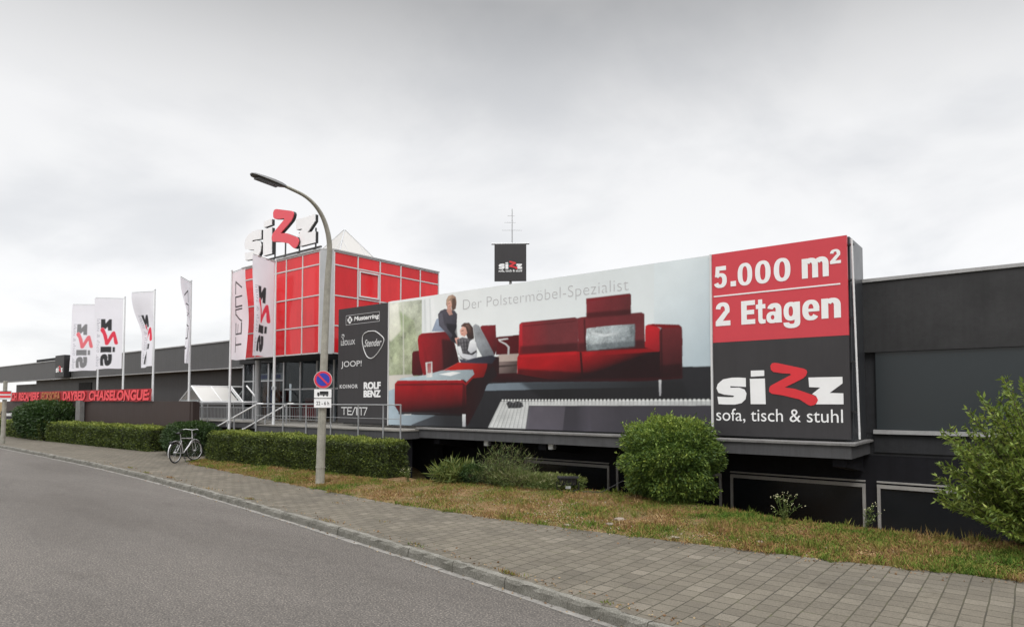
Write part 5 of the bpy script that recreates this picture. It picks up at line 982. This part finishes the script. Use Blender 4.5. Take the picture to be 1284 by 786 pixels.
# ------------------------------------------------------------------ hedges, bushes
def hedge(label, pts_front, depth, h, z0, n, mat='hedge', L=.05, W_=.026, group=None):
    """a clipped hedge with a rounded top: leaves over all its faces, ragged by a few centimetres"""
    F = catmull(pts_front, .5); c = F.mean(0); t = thing('hedge', label, 'hedge', (float(c[0]), float(c[1]), z0), group)
    d = np.concatenate([[0], np.cumsum(np.linalg.norm(np.diff(F, axis=0), axis=1))]); Ln = d[-1]
    def at(s): return np.stack([np.interp(s, d, F[:, 0]), np.interp(s, d, F[:, 1])], -1)
    dr = (F[-1]-F[0])/np.linalg.norm(F[-1]-F[0]); nb = np.array((-dr[1], dr[0]))
    area = np.array([Ln*h, Ln*depth, depth*h, depth*h, Ln*h*.4]); cnt = (n*area/area.sum()).astype(int); Ps = []; Ds = []; Rs = []
    for k, m_ in enumerate(cnt):
        u, v = RNG.uniform(0, 1, m_), RNG.uniform(0, 1, m_); o = np.ones(m_)
        if k == 0: s, a, z, nn = u*Ln, 0*o, v*h, (-nb[0], -nb[1], .15)
        elif k == 1: s, a, z, nn = u*Ln, v*depth, h*o, (0, 0, 1)
        elif k == 2: s, a, z, nn = Ln*o, u*depth, v*h, (dr[0], dr[1], .1)
        elif k == 3: s, a, z, nn = 0*o, u*depth, v*h, (-dr[0], -dr[1], .1)
        else: s, a, z, nn = u*Ln, depth*o, v*h, (nb[0], nb[1], .1)
        rc = .14; top = h-rc                      # round the upper edges and the ends
        over = np.clip((z-top)/rc, 0, 1); a = a+(over**2)*rc*.55*np.where(a < depth/2, 1, -1); s = np.clip(s, .10*over**2+.02, Ln-.10*over**2-.02)
        p2 = at(s)+nb*a[:, None]; wv = .035*np.sin(p2[:, 0]*2.3+z*5)+.025*np.sin(p2[:, 0]*6.1+1.7)+.02*np.sin(p2[:, 1]*9+z*11)
        p3 = np.concatenate([p2, (z0+z)[:, None]], 1); nn = np.array(nn)/np.linalg.norm(nn)
        ins = np.abs(RNG.normal(0, .05, m_))-.02-.05*(RNG.uniform(0, 1, m_) > .985); p3 = p3+nn*(wv-ins)[:, None]
        p3[:, 2] = np.maximum(p3[:, 2], z0+.02); Ps.append(p3); Ds.append(np.tile(nn+np.array((0, 0, .25)), (m_, 1))); Rs.append(np.clip(RNG.normal(.74 if k == 1 else .34, .2, m_)+.25*sm((z-h+.12)/.12)*(k != 1), 0, 1))  # leaf tone carries painted light and shade: top face pale, sides dark
    for i in range(int(Ln*16)):
        s = RNG.uniform(.1, Ln-.1); p = at(np.array([s]))[0]+nb*RNG.uniform(.02, depth-.02); p = np.array((p[0], p[1], z0+h-.02)); q = np.array((RNG.normal(0, .3), RNG.normal(0, .3), 1)); ln = RNG.uniform(.03, .11)
        Ps.append(np.array([p+q*ln*k/6 for k in range(6)])); Ds.append(q*.6+RNG.normal(0, .5, (6, 3))); Rs.append(np.clip(RNG.normal(.8, .12, 6), 0, 1))
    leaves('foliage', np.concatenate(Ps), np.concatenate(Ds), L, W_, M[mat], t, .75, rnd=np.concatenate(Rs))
    core = MB(); q = catmull(pts_front, 1.); k = []
    for i, p in enumerate(q):
        p = p+dr*(.1 if i == 0 else -.1 if i == len(q)-1 else 0); a = p+nb*.10; b = p+nb*(depth-.10); k += [(a[0], a[1], z0), (a[0], a[1], z0+h-.15), (a[0]+nb[0]*.1, a[1]+nb[1]*.1, z0+h-.09), (b[0]-nb[0]*.1, b[1]-nb[1]*.1, z0+h-.09), (b[0], b[1], z0+h-.15), (b[0], b[1], z0)]
    core.add(k, [(i*6+j, (i+1)*6+j, (i+1)*6+j+1, i*6+j+1) for i in range(len(q)-1) for j in range(5)]+[tuple(range(6)), tuple(range(len(k)-1, len(k)-7, -1))]); P(core, 'inner_branches', 'twigs', t)
    return t
M['twigs'] = pm('inner_twigs', (.018, .020, .010), .95, .4, 12)
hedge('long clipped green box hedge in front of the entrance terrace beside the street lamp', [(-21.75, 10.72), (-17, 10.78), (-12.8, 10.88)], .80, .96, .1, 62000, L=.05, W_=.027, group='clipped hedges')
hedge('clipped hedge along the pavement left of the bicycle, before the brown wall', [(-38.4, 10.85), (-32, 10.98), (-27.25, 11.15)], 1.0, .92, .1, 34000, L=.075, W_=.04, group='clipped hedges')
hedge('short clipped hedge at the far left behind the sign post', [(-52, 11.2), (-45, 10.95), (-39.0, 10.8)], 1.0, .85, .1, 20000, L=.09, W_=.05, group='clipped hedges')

def bush(name, label, c, rx, ry, h, n, mat, L, W_, shape=2.4, wob=.12, droop=-.15, group=None, clump=40, zb=-.05, shoots=0):
    """a mound of leaves with lumps, gaps and a branch skeleton"""
    z0 = float(groundZ(c[0], c[1])) if c[0] > -26 else .1
    t = thing(name, label, 'bush' if name != 'shrub' else 'shrub', (c[0], c[1], z0), group)
    D = RNG.normal(0, 1, (n, 3)); D[:, 2] = D[:, 2]*.9+.25; D /= np.linalg.norm(D, axis=1)[:, None]
    K = RNG.normal(0, 1, (clump, 3)); K /= np.linalg.norm(K, axis=1)[:, None]; lump = np.max(np.clip((D@K.T-(1-9./clump))/(9./clump), 0, 1)*RNG.uniform(.3, 1, clump), axis=1)
    sr = (np.abs(D[:, 0])**shape+np.abs(D[:, 1])**shape+np.abs(D[:, 2])**shape)**(-1/shape)
    rad = sr*(1-wob*.9+wob*1.7*lump)*(1-np.abs(RNG.normal(0, .08, n))+.07*(RNG.uniform(0, 1, n) > .96))*RNG.choice([1, .82, .66], n, p=[.62, .24, .14])
    Pp = np.stack([c[0]+D[:, 0]*rx*rad, c[1]+D[:, 1]*ry*rad, z0+zb+h*.5+D[:, 2]*h*.5*rad], 1); ok = Pp[:, 2] > z0-.05; Pp = Pp[ok]; Dd = D[ok]+np.array((0, 0, droop))
    rnd = np.clip(RNG.normal(.36, .2, len(Pp))+.25*(lump[ok]-.3)+.36*sm((Dd[:, 2]-.25)/.7), 0, 1)      # leaf colour paler towards the top: brighter light from above painted in
    b = MB(); Sp = []; Sd = []
    for i in range(shoots):
        j = RNG.integers(len(Pp)); p = Pp[j]; q = Pp[j]-np.array((c[0], c[1], z0+h*.3)); q /= np.linalg.norm(q); q = q*.6+np.array((0, 0, .75))*RNG.uniform(.2, 1)+RNG.normal(0, .25, 3); q /= np.linalg.norm(q); ln = RNG.uniform(.08, .22)
        for k in range(9): Sp.append(p+q*ln*(k+.5)/9); Sd.append(q*.5+RNG.normal(0, .55, 3))
    if Sp: Pp = np.concatenate([Pp, Sp]); Dd = np.concatenate([Dd, Sd]); rnd = np.concatenate([rnd, np.clip(RNG.normal(.7, .15, len(Sp)), 0, 1)])
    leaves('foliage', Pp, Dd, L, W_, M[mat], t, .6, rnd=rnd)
    for i in range(16):
        q = RNG.normal(0, 1, 3); q[2] = abs(q[2])+.4; q /= np.linalg.norm(q); e = np.array((c[0], c[1], z0))+np.array((q[0]*rx, q[1]*ry, q[2]*h))*.72; m_ = (np.array((c[0], c[1], z0))*.55+e*.45)+RNG.normal(0, .06, 3)
        b.tube([(c[0]+q[0]*.06, c[1]+q[1]*.06, z0-.05), m_, e], [.022, .014, .006], 5)
    P(b, 'branches', 'wood', t); return t
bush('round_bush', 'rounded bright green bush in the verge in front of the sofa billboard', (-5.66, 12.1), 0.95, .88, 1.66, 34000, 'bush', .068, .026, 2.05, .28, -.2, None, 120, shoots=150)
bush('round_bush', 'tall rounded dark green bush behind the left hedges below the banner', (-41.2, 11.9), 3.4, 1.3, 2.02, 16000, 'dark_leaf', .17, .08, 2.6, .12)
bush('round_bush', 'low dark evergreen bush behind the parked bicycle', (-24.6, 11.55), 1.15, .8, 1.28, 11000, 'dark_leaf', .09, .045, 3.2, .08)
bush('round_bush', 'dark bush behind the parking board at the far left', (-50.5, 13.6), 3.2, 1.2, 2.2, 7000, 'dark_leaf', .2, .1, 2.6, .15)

def sprays(name, label, cat, c, n, h, spread, leafn, L, W_, mat, bend=.35, thick=.008, lo=.25, zf=None, jit=.5, arc=1.0, group=None, low=.55):
    """stems arching from one root with leaves along them"""
    z0 = float(groundZ(c[0], c[1])) if zf is None else zf; t = thing(name, label, cat, (c[0], c[1], z0), group); st_ = MB(); Ps = []; Ds = []
    for i in range(n):
        a = RNG.uniform(0, 2*pi); r = spread*math.sqrt(RNG.uniform(.02, 1)); hh = h*RNG.uniform(low, 1)*(1-.45*(r/spread)**2); tip = np.array((c[0]+r*cos(a), c[1]+r*sin(a), z0+hh)); ro = np.array((c[0]+r*.18*cos(a), c[1]+r*.18*sin(a), z0-.05))
        md = ro+(tip-ro)*.5+np.array((-cos(a)*r*bend*.4, -sin(a)*r*bend*.4, hh*.12*arc))+RNG.normal(0, .02, 3); pts = [ro*(1-t_)**2+2*md*t_*(1-t_)+tip*t_*t_ for t_ in np.linspace(0, 1, 7)]
        st_.tube(pts, list(np.linspace(thick, thick*.3, 7)), 4, caps=False)
        for k in range(leafn):
            q = lo+(1-lo)*(k+RNG.uniform(0, 1))/leafn; p = ro*(1-q)**2+2*md*q*(1-q)+tip*q*q; d = 2*(1-q)*(md-ro)+2*q*(tip-md); d /= np.linalg.norm(d); Ps.append(p); Ds.append(d*.7+RNG.normal(0, .6, 3))
    if leafn: leaves('foliage', Ps, Ds, L, W_, M[mat], t, jit)
    P(st_, 'stems', mat if leafn == 0 else 'wood', t); return t
# airy shrub on the right
z0r = float(groundZ(-.1, 11.2))
shr = sprays('shrub', 'airy light green shrub with upright feathery twigs at the right edge', 'shrub', (.20, 11.25), 430, 2.55, 1.36, 125, .085, .028, 'shrub', .3, .010, .12, None, .4, low=.22)
def twig_mat(): return None
sprays('fern', 'yellow green fern clump beside the end of the clipped hedge', 'plant', (-11.05, 11.55), 70, .60, .62, 16, .26, .030, 'fern', -.2, .005, .1, .1, .15, 1.6)
sprays('grass_clump', 'tall wispy dry grass clump before the basement wall', 'plant', (-9.75, 11.95), 360, 1.15, .85, 9, .15, .011, 'reed', .1, .0035, .25, .1, .35, low=.22)
bush('low_shrub', 'low tangled green shrub at the foot of the tall grass clump', (-9.35, 11.85), 1.25, .45, .40, 6000, 'reed', .08, .014, 2.1, .4, .5)
bush('low_shrub', 'small dark green low shrub between the fern and the grass clump', (-10.45, 11.65), .42, .4, .5, 2600, 'dark_leaf', .06, .025, 2.2, .2, .1)
bush('low_shrub', 'creeping green low shrub just left of the black floodlight', (-8.55, 12.15), .8, .4, .36, 3600, 'fern', .06, .02, 2.1, .25, .1)
def weed(label, c, n, h, spread):
    z0 = float(groundZ(*c)); t = thing('weed', label, 'plant', (c[0], c[1], z0), 'flowering weeds'); s = MB(); f = MB(); Ps = []; Ds = []
    for i in range(n):
        a = RNG.uniform(0, 6.28); r = spread*RNG.uniform(.2, 1); hh = h*RNG.uniform(.5, 1); tip = np.array((c[0]+r*cos(a), c[1]+r*sin(a), z0+hh)); ro = np.array((*c, z0-.03)); md = (ro+tip)/2+np.array((0, 0, .08))
        pts = [ro*(1-q)**2+2*md*q*(1-q)+tip*q*q for q in np.linspace(0, 1, 6)]; s.tube(pts, [.004]*6, 4)
        for k in range(4): e = tip+RNG.normal(0, .025, 3); f.add([e+np.array(v)*.007 for v in ((1, 0, 0), (-1, 0, 0), (0, 1, 0), (0, -1, 0), (0, 0, 1), (0, 0, -1))], [(0, 2, 4), (2, 1, 4), (1, 3, 4), (3, 0, 4), (2, 0, 5), (1, 2, 5), (3, 1, 5), (0, 3, 5)])
        for k in range(14): q = RNG.uniform(.05, .9); Ps.append(ro*(1-q)**2+2*md*q*(1-q)+tip*q*q); Ds.append(RNG.normal(0, .5, 3)+(0, 0, .4))
    P(s, 'stems', 'fern', t); P(f, 'flower_heads', 'flower', t); leaves('foliage', Ps, Ds, .06, .014, M['fern'], t, .4)
weed('flowering weed with many pale heads on the verge edge before the dark basement window', (-3.25, 11.15), 12, .46, .30)
weed('sparse thin weed on the verge edge near the pier between two basement windows', (-2.05, 11.0), 5, .42, .3)
weed('small weed tuft by the right end of the clipped hedge', (-11.95, 10.85), 9, .35, .16)

# ------------------------------------------------------------------ verge grass (uncountable)
def verge_grass(n):
    x = np.concatenate([RNG.uniform(-22.2, 3.5, n//2), -RNG.gamma(2.2, 2.4, n-n//2)+2.0]); x = x[(x > -22) & (x < 3.5)]
    w = crestY(x)+.9-edgeY(x); y = edgeY(x)-.06+RNG.uniform(0, 1, len(x))*np.where(x < -12, 1.9, w); y += .06*np.sin(x*7)+.04*np.sin(x*17+1)
    ln = lumps(x*1.7, y*1.7); keep = RNG.uniform(0, 1, len(x)) < np.clip(.55+.85*ln, .10, 1); x, y, ln = x[keep], y[keep], ln[keep]; z = groundZ(x, y)-.005; z = np.maximum(z, np.where(y < edgeY(x), .124, -9)); k = len(x)
    D = RNG.normal(0, .55, (k, 3)); D[:, 2] = np.abs(RNG.normal(.75, .3, k)); Lg = np.clip(.055+.04*ln, .025, .11)*RNG.choice([1, 1.7], k, p=[.93, .07])
    T = []; TL = []
    for i in range(190):
        tx = RNG.uniform(-21.5, 3) if i < 60 else 2.2-RNG.gamma(2, 2.6); ty = edgeY(tx)+(RNG.uniform(-.03, .12) if i % 3 == 0 else RNG.uniform(.2, 1.7 if tx < -12 else float(crestY(tx)-edgeY(tx))+.5)); nn = RNG.integers(18, 70); hh = RNG.uniform(.06, .17); sp = RNG.uniform(.02, .07)
        px, py = tx+RNG.normal(0, sp, nn), ty+RNG.normal(0, sp, nn); T.append(np.stack([px, py, np.maximum(groundZ(px, py)-.005, np.where(py < edgeY(px), .124, -9))], 1)); TL.append(hh*RNG.uniform(.5, 1.1, nn))
    T = np.concatenate(T); TL = np.concatenate(TL); Dt = RNG.normal(0, .38, (len(T), 3)); Dt[:, 2] = 1; D = np.concatenate([D, Dt]); Lg = np.concatenate([Lg, TL])
    o = leaves('verge_grass', np.concatenate([np.stack([x, y, z], 1), T]), D, Lg, .011, M['grass'], None, .25, (0, 0, 0), fold=.05, rnd=np.concatenate([RNG.uniform(0, 1, k), RNG.uniform(0, .35, len(T))]))
    return tag(o, 'patchy green and russet grass on the verge between pavement and store', 'grass', None, 'stuff')
verge_grass(230000)
def clover(n):
    x = -RNG.gamma(2., 2.6, n)+2.5; x = x[x > -20]; y = edgeY(x)+.0+RNG.uniform(0, 1, len(x))**.9*(np.where(x < -12, 1.7, crestY(x)+.5-edgeY(x))); ln = lumps(x*2.3+3, y*2.3); m_ = RNG.uniform(0, 1, len(x)) < np.clip(.35+1.1*ln, .03, 1); x, y = x[m_], y[m_]
    D = RNG.normal(0, 1, (len(x), 3)); D[:, 2] = np.abs(D[:, 2])*.35
    o = leaves('verge_moss', np.stack([x, y, groundZ(x, y)+RNG.uniform(0, .025, len(x))], 1), D, .022, .018, M['grass'], None, .3, (0, 0, 0)); return tag(o, 'low moss and clover leaves scattered through the verge grass', 'ground cover', None, 'stuff')
clover(90000)
def tufts():
    Ps = []; Ds = []
    for (x, off, n) in ((-4.75, .16, 90), (-12.4, .2, 60), (-9.1, .16, 40), (-17.5, .25, 70), (-6.6, .17, 24), (-3.3, .16, 20), (-21, .3, 60), (-19.2, .2, 50), (-14.6, .17, 30), (-10.6, 1.2, 16), (-8.4, .8, 14)):
        for i in range(n): Ps.append((x+RNG.normal(0, .10), float(kerbY(x))+off+RNG.normal(0, .018), .124)); Ds.append((RNG.normal(0, .5), RNG.normal(0, .5), .8))
    o = leaves('kerb_weeds', Ps, Ds, .05, .009, M['grass'], None, .3, (0, 0, 0)); return tag(o, 'small weed tufts in the joint between kerb and paving', 'weeds', None, 'stuff')
tufts()

def litter(n):
    x = np.concatenate([RNG.uniform(-24, 4, n//2), -RNG.gamma(2, 2.6, n-n//2)+2.5]); k = len(x); w = RNG.uniform(0, 1, k); y0 = kerbY(x); y = np.where(w < .3, y0+.14+np.abs(RNG.normal(0, .12, k)), np.where(w < .45, y0-np.abs(RNG.normal(.04, .05, k)), np.where(w < .75, edgeY(x)-np.abs(RNG.normal(0, .25, k)), edgeY(x)+RNG.uniform(0, 2.2, k))))
    z = np.where(y < y0, .012, np.where(y < edgeY(x), .136, groundZ(x, y)+.02)); D = RNG.normal(0, 1, (k, 3)); D[:, 2] *= .15
    o = leaves('leaf_litter', np.stack([x, y, z], 1), D, .032, .02, M['litter'], None, .1, (0, 0, 0)); return tag(o, 'small dry leaves and straw scattered over paving, kerb edge and verge', 'leaf litter', None, 'stuff')
litter(1500)

def chips(n):
    m = MB()
    for i in range(n):
        c = [(-5.6, 9.35, .45, .28), (-7.3, 10.3, .6, .4), (-6.3, 9.2, .6, .2), (-4.2, 9.4, .8, .3), (-9, 9.6, 1.2, .5), (-3, 9.6, .8, .4)][RNG.integers(6)]; x, y = c[0]+RNG.normal(0, c[2]), c[1]+RNG.normal(0, c[3])
        if y < edgeY(x)+.03: continue
        r = RNG.uniform(.008, .026); z = float(groundZ(x, y))+r*.3; a = RNG.uniform(0, 3)
        v = [(x+r*sx*RNG.uniform(.7, 1.3)*cos(a)-r*sy*sin(a)*.7, y+r*sx*sin(a)+r*sy*cos(a)*.7, z+r*sz*.5) for sx, sy, sz in ((1, 0, 0), (-1, 0, 0), (0, 1, 0), (0, -1, 0), (.2, .1, 1), (0, 0, -1))]
        m.add(v, [(0, 2, 4), (2, 1, 4), (1, 3, 4), (3, 0, 4), (2, 0, 5), (1, 2, 5), (3, 1, 5), (0, 3, 5)])
    return tag(m.build('stone_chips', M['chip']), 'pale stone chips strewn in the dry patches of the verge', 'gravel', None, 'stuff')
M['chip'] = pm('stone_chip', (.30, .25, .20), .9, .4, 6); chips(420)

# stones lying in the verge
def stone(x, y, r, label):
    v = []; f = []; nu, nv = 10, 7; ph = RNG.uniform(0, 6, 4)
    for j in range(nv+1):
        for i in range(nu):
            a, b = 2*pi*i/nu, pi*j/nv; k = 1+.22*sin(3*a+ph[0])*sin(b)+.15*sin(2*b+ph[1])+.1*cos(5*a+ph[2]); v.append((r*1.3*k*cos(a)*sin(b), r*k*sin(a)*sin(b), r*.5*k*cos(b)))
    f = [(j*nu+i, (j+1)*nu+i, (j+1)*nu+(i+1) % nu, j*nu+(i+1) % nu) for j in range(nv) for i in range(nu)]
    o = MB().add(v, f, True).build('stone', M['stone']); o.location = (x, y, float(groundZ(x, y))+r*.12); o.rotation_euler = (0, 0, RNG.uniform(0, 3)); tag(o, label, 'stone', 'stones in the verge')
stone(-5.34, 9.15, .062, 'pale flat stone in the verge nearest the pavement, left of the round bush'); stone(-5.42, 9.62, .075, 'brownish stone in the verge behind the pale flat one'); stone(-5.9, 8.78, .045, 'small light stone at the pavement edge of the verge, left of the others'); stone(-4.14, 8.95, .04, 'small pinkish stone by the pavement edge, right of the others')
stone(-3.05, 9.35, .05, 'grey stone at the pavement edge below the flowering weed'); 

# ------------------------------------------------------------------ floodlight
fx, fy = -7.92, 11.8; fz = float(groundZ(fx, fy))
fl = thing('floodlight', 'black box floodlight on a bracket standing in the verge', 'floodlight', (fx, fy, fz)); cc = np.array((fx, fy, fz+.22)); fax = np.array((cos(.62), sin(.62), 0)); fay = np.array((-sin(.62), cos(.62), 0))
tv = az*.95-fay*.3; tn = np.cross(fax, tv); body = MB()
V = [cc+fax*sx*(.205 if b else .15)+az*(sz*.075)+fay*((.02 if b else -.0)+(.13 if sz > 0 else .08)*(1 if b else -.3)) for b in (1, 0) for sx in (-1, 1) for sz in (-1, 1)]
body.add(V, [(0, 2, 3, 1), (4, 5, 7, 6), (0, 1, 5, 4), (2, 6, 7, 3), (1, 3, 7, 5), (0, 4, 6, 2)]).obox(cc+az*.088+fay*.03, fax*.23, fay*.12, az*.012)
for d in (-.16, -.08, 0, .08, .16): body.obox(cc-fay*.05+fax*d+az*.0, fax*.006, fay*.02, az*.06)
P(body, 'housing', 'black', fl); P(MB().obox(cc-az*.115-fay*.06, fax*.055, fay*.03, az*.028), 'connection_box', 'steel', fl)
P(MB().tube([cc+fax*.235, cc+fax*.235-az*.16, cc+fax*.12-az*.2], .013, 6).tube([cc-fax*.235, cc-fax*.235-az*.16, cc-fax*.12-az*.2], .013, 6).obox(cc-az*.205, fax*.14, fay*.05, az*.01), 'bracket', 'black', fl)
# cable from it
cb = MB().tube([(fx+.3, fy+.1, fz+.02), (fx+.7, fy+.25, fz+.03), (fx+1.1, fy+.45, fz+.28), (fx+1.35, fy+.6, fz+.05), (fx+1.7, fy+.9, fz-.1)], .008, 5).build('cable', M['black']); tag(cb, 'thin black cable looping beside the round bush from the floodlight', 'cable')
# soffit lamps under the ledge
for x, lab in ((-11.1, 'small white lamp under the ledge above the tall grass clump'), (-9.05, 'small white lamp under the ledge above the floodlight')):
    t = thing('soffit_lamp', lab, 'lamp', (x, 12.85, 1.08), 'lamps under the ledge'); P(MB().bbox(x-.10, x+.04, 12.78, 12.92, .95, 1.085, .012), 'housing', 'white_metal', t); P(MB().box(x+.045, x+.12, 12.81, 12.9, .97, 1.08), 'lens', 'black', t)

# ------------------------------------------------------------------ bicycle
A0 = np.array((-21.45, 9.55, .125)); hd_ = math.atan2(.86, -.56)
bk = thing('bicycle', 'silver city bicycle parked on its stand at the end of the hedge', 'bicycle', (float(A0[0]), float(A0[1]), .125), rz=hd_, local=True)
RW, WB = .335, 1.05
def wheel(cx, yaw, nm='wheel'):
    n = np.array((-sin(yaw), cos(yaw), 0)); c = np.array((cx, 0, RW)); w = P(MB().ring(c, n, RW-.02, .019, 40, 8), 'wheel', 'rubber', bk); P(MB().ring(c, n, RW-.045, .010, 40, 6), 'rim', 'silver', w)
    sp = MB(); a = np.cross(n, az)
    for k in range(20): t = 2*pi*k/20; sp.tube([c+n*.02*(-1)**k, c+(RW-.05)*(cos(t)*a+sin(t)*az)], .0016, 3, caps=False)
    sp.tube([c-n*.05, c+n*.05], .022, 8); P(sp, 'spokes', 'silver', w); return w
wheel(0, 0); wheel(WB, -.30)
bb_, hs, ht, st2 = (.42, 0, .29), (.93, 0, .66), (.90, 0, .83), (.27, 0, .78)
fm = MB().tube([bb_, hs], .022, 8).tube([hs, ht], .022, 8).tube([bb_, st2], .018, 8).tube([st2, (.91, 0, .74)], .018, 8)
for s in (-.045, .045): fm.tube([(0, s, RW), (.38, s*.7, .29)], .011, 6).tube([(0, s, RW), (.29, s*.6, .70)], .009, 6)
P(fm, 'frame', 'silver', bk); fk = MB()
for s in (-.05, .05): fk.tube([(WB, s, RW), (1.0, s, .55), (.94, s*.8, .64)], .012, 6)
P(fk, 'fork', 'silver', bk)
hb = MB().tube([(.90, 0, .83), (.88, 0, 1.0)], .014, 8).tube([(.78, -.29, 1.03), (.86, -.2, 1.05), (.92, 0, 1.02), (.86, .2, 1.05), (.78, .29, 1.03)], .011, 8); P(hb, 'handlebar', 'silver', bk); P(MB().tube([(.70, -.32, 1.02), (.80, -.275, 1.035)], .017, 8).tube([(.70, .32, 1.02), (.80, .275, 1.035)], .017, 8), 'grips', 'black', bk)
P(MB().tube([st2, (.24, 0, .93)], .013, 8), 'seat_post', 'silver', bk); sd = MB().add([(.08, -.075, .955), (.08, .075, .955), (.22, .06, .97), (.38, .015, .955), (.38, -.015, .955), (.22, -.06, .97), (.1, 0, .90), (.36, 0, .925), (.16, 0, .985)], [(0, 8, 1), (1, 8, 2), (2, 8, 3), (3, 8, 4), (4, 8, 5), (5, 8, 0), (0, 1, 6), (1, 2, 6), (2, 3, 7, 6), (3, 4, 7), (4, 5, 6, 7), (5, 0, 6)], True); P(sd, 'saddle', 'black', bk)
rk = MB().tube([(.24, -.05, .70), (-.2, -.06, .70)], .008, 6).tube([(.24, .05, .70), (-.2, .06, .70)], .008, 6).tube([(0, -.06, RW), (-.1, -.06, .70)], .007, 5).tube([(0, .06, RW), (-.1, .06, .70)], .007, 5)
for x in (-.18, -.08, .02, .12): rk.tube([(x, -.06, .70), (x, .06, .70)], .006, 5)
P(rk, 'rack', 'black', bk); P(MB().bbox(-.25, -.16, -.06, .06, .60, .69, .012), 'rear_lamp', 'black', bk)
def arcm(cx, a0, a1, R_): return [(cx+R_*cos(radians(a)), 0, RW+R_*sin(radians(a))) for a in np.linspace(a0, a1, 12)]
P(MB().tube(arcm(0, 30, 200, RW+.03), .02, 6), 'mudguard', 'silver', bk); P(MB().tube(arcm(WB, -10, 150, RW+.03), .02, 6), 'mudguard', 'silver', bk)
P(MB().ring((.42, -.05, .29), (0, 1, 0), .085, .008, 20, 5).tube([(.42, -.07, .29), (.35, -.07, .14)], .009, 6).tube([(.42, .07, .29), (.49, .07, .44)], .009, 6).obox((.35, -.12, .135), (.045, 0, 0), (0, .035, 0), (0, 0, .01)).obox((.49, .12, .445), (.045, 0, 0), (0, .035, 0), (0, 0, .01)), 'crank_set', 'black', bk)
P(MB().tube([(.36, -.03, .27), (.28, -.20, .005)], .010, 6), 'kickstand', 'black', bk); P(MB().disc((.98, -.03, .86), (1, 0, 0), .045, .06, 14), 'headlight', 'black', bk)
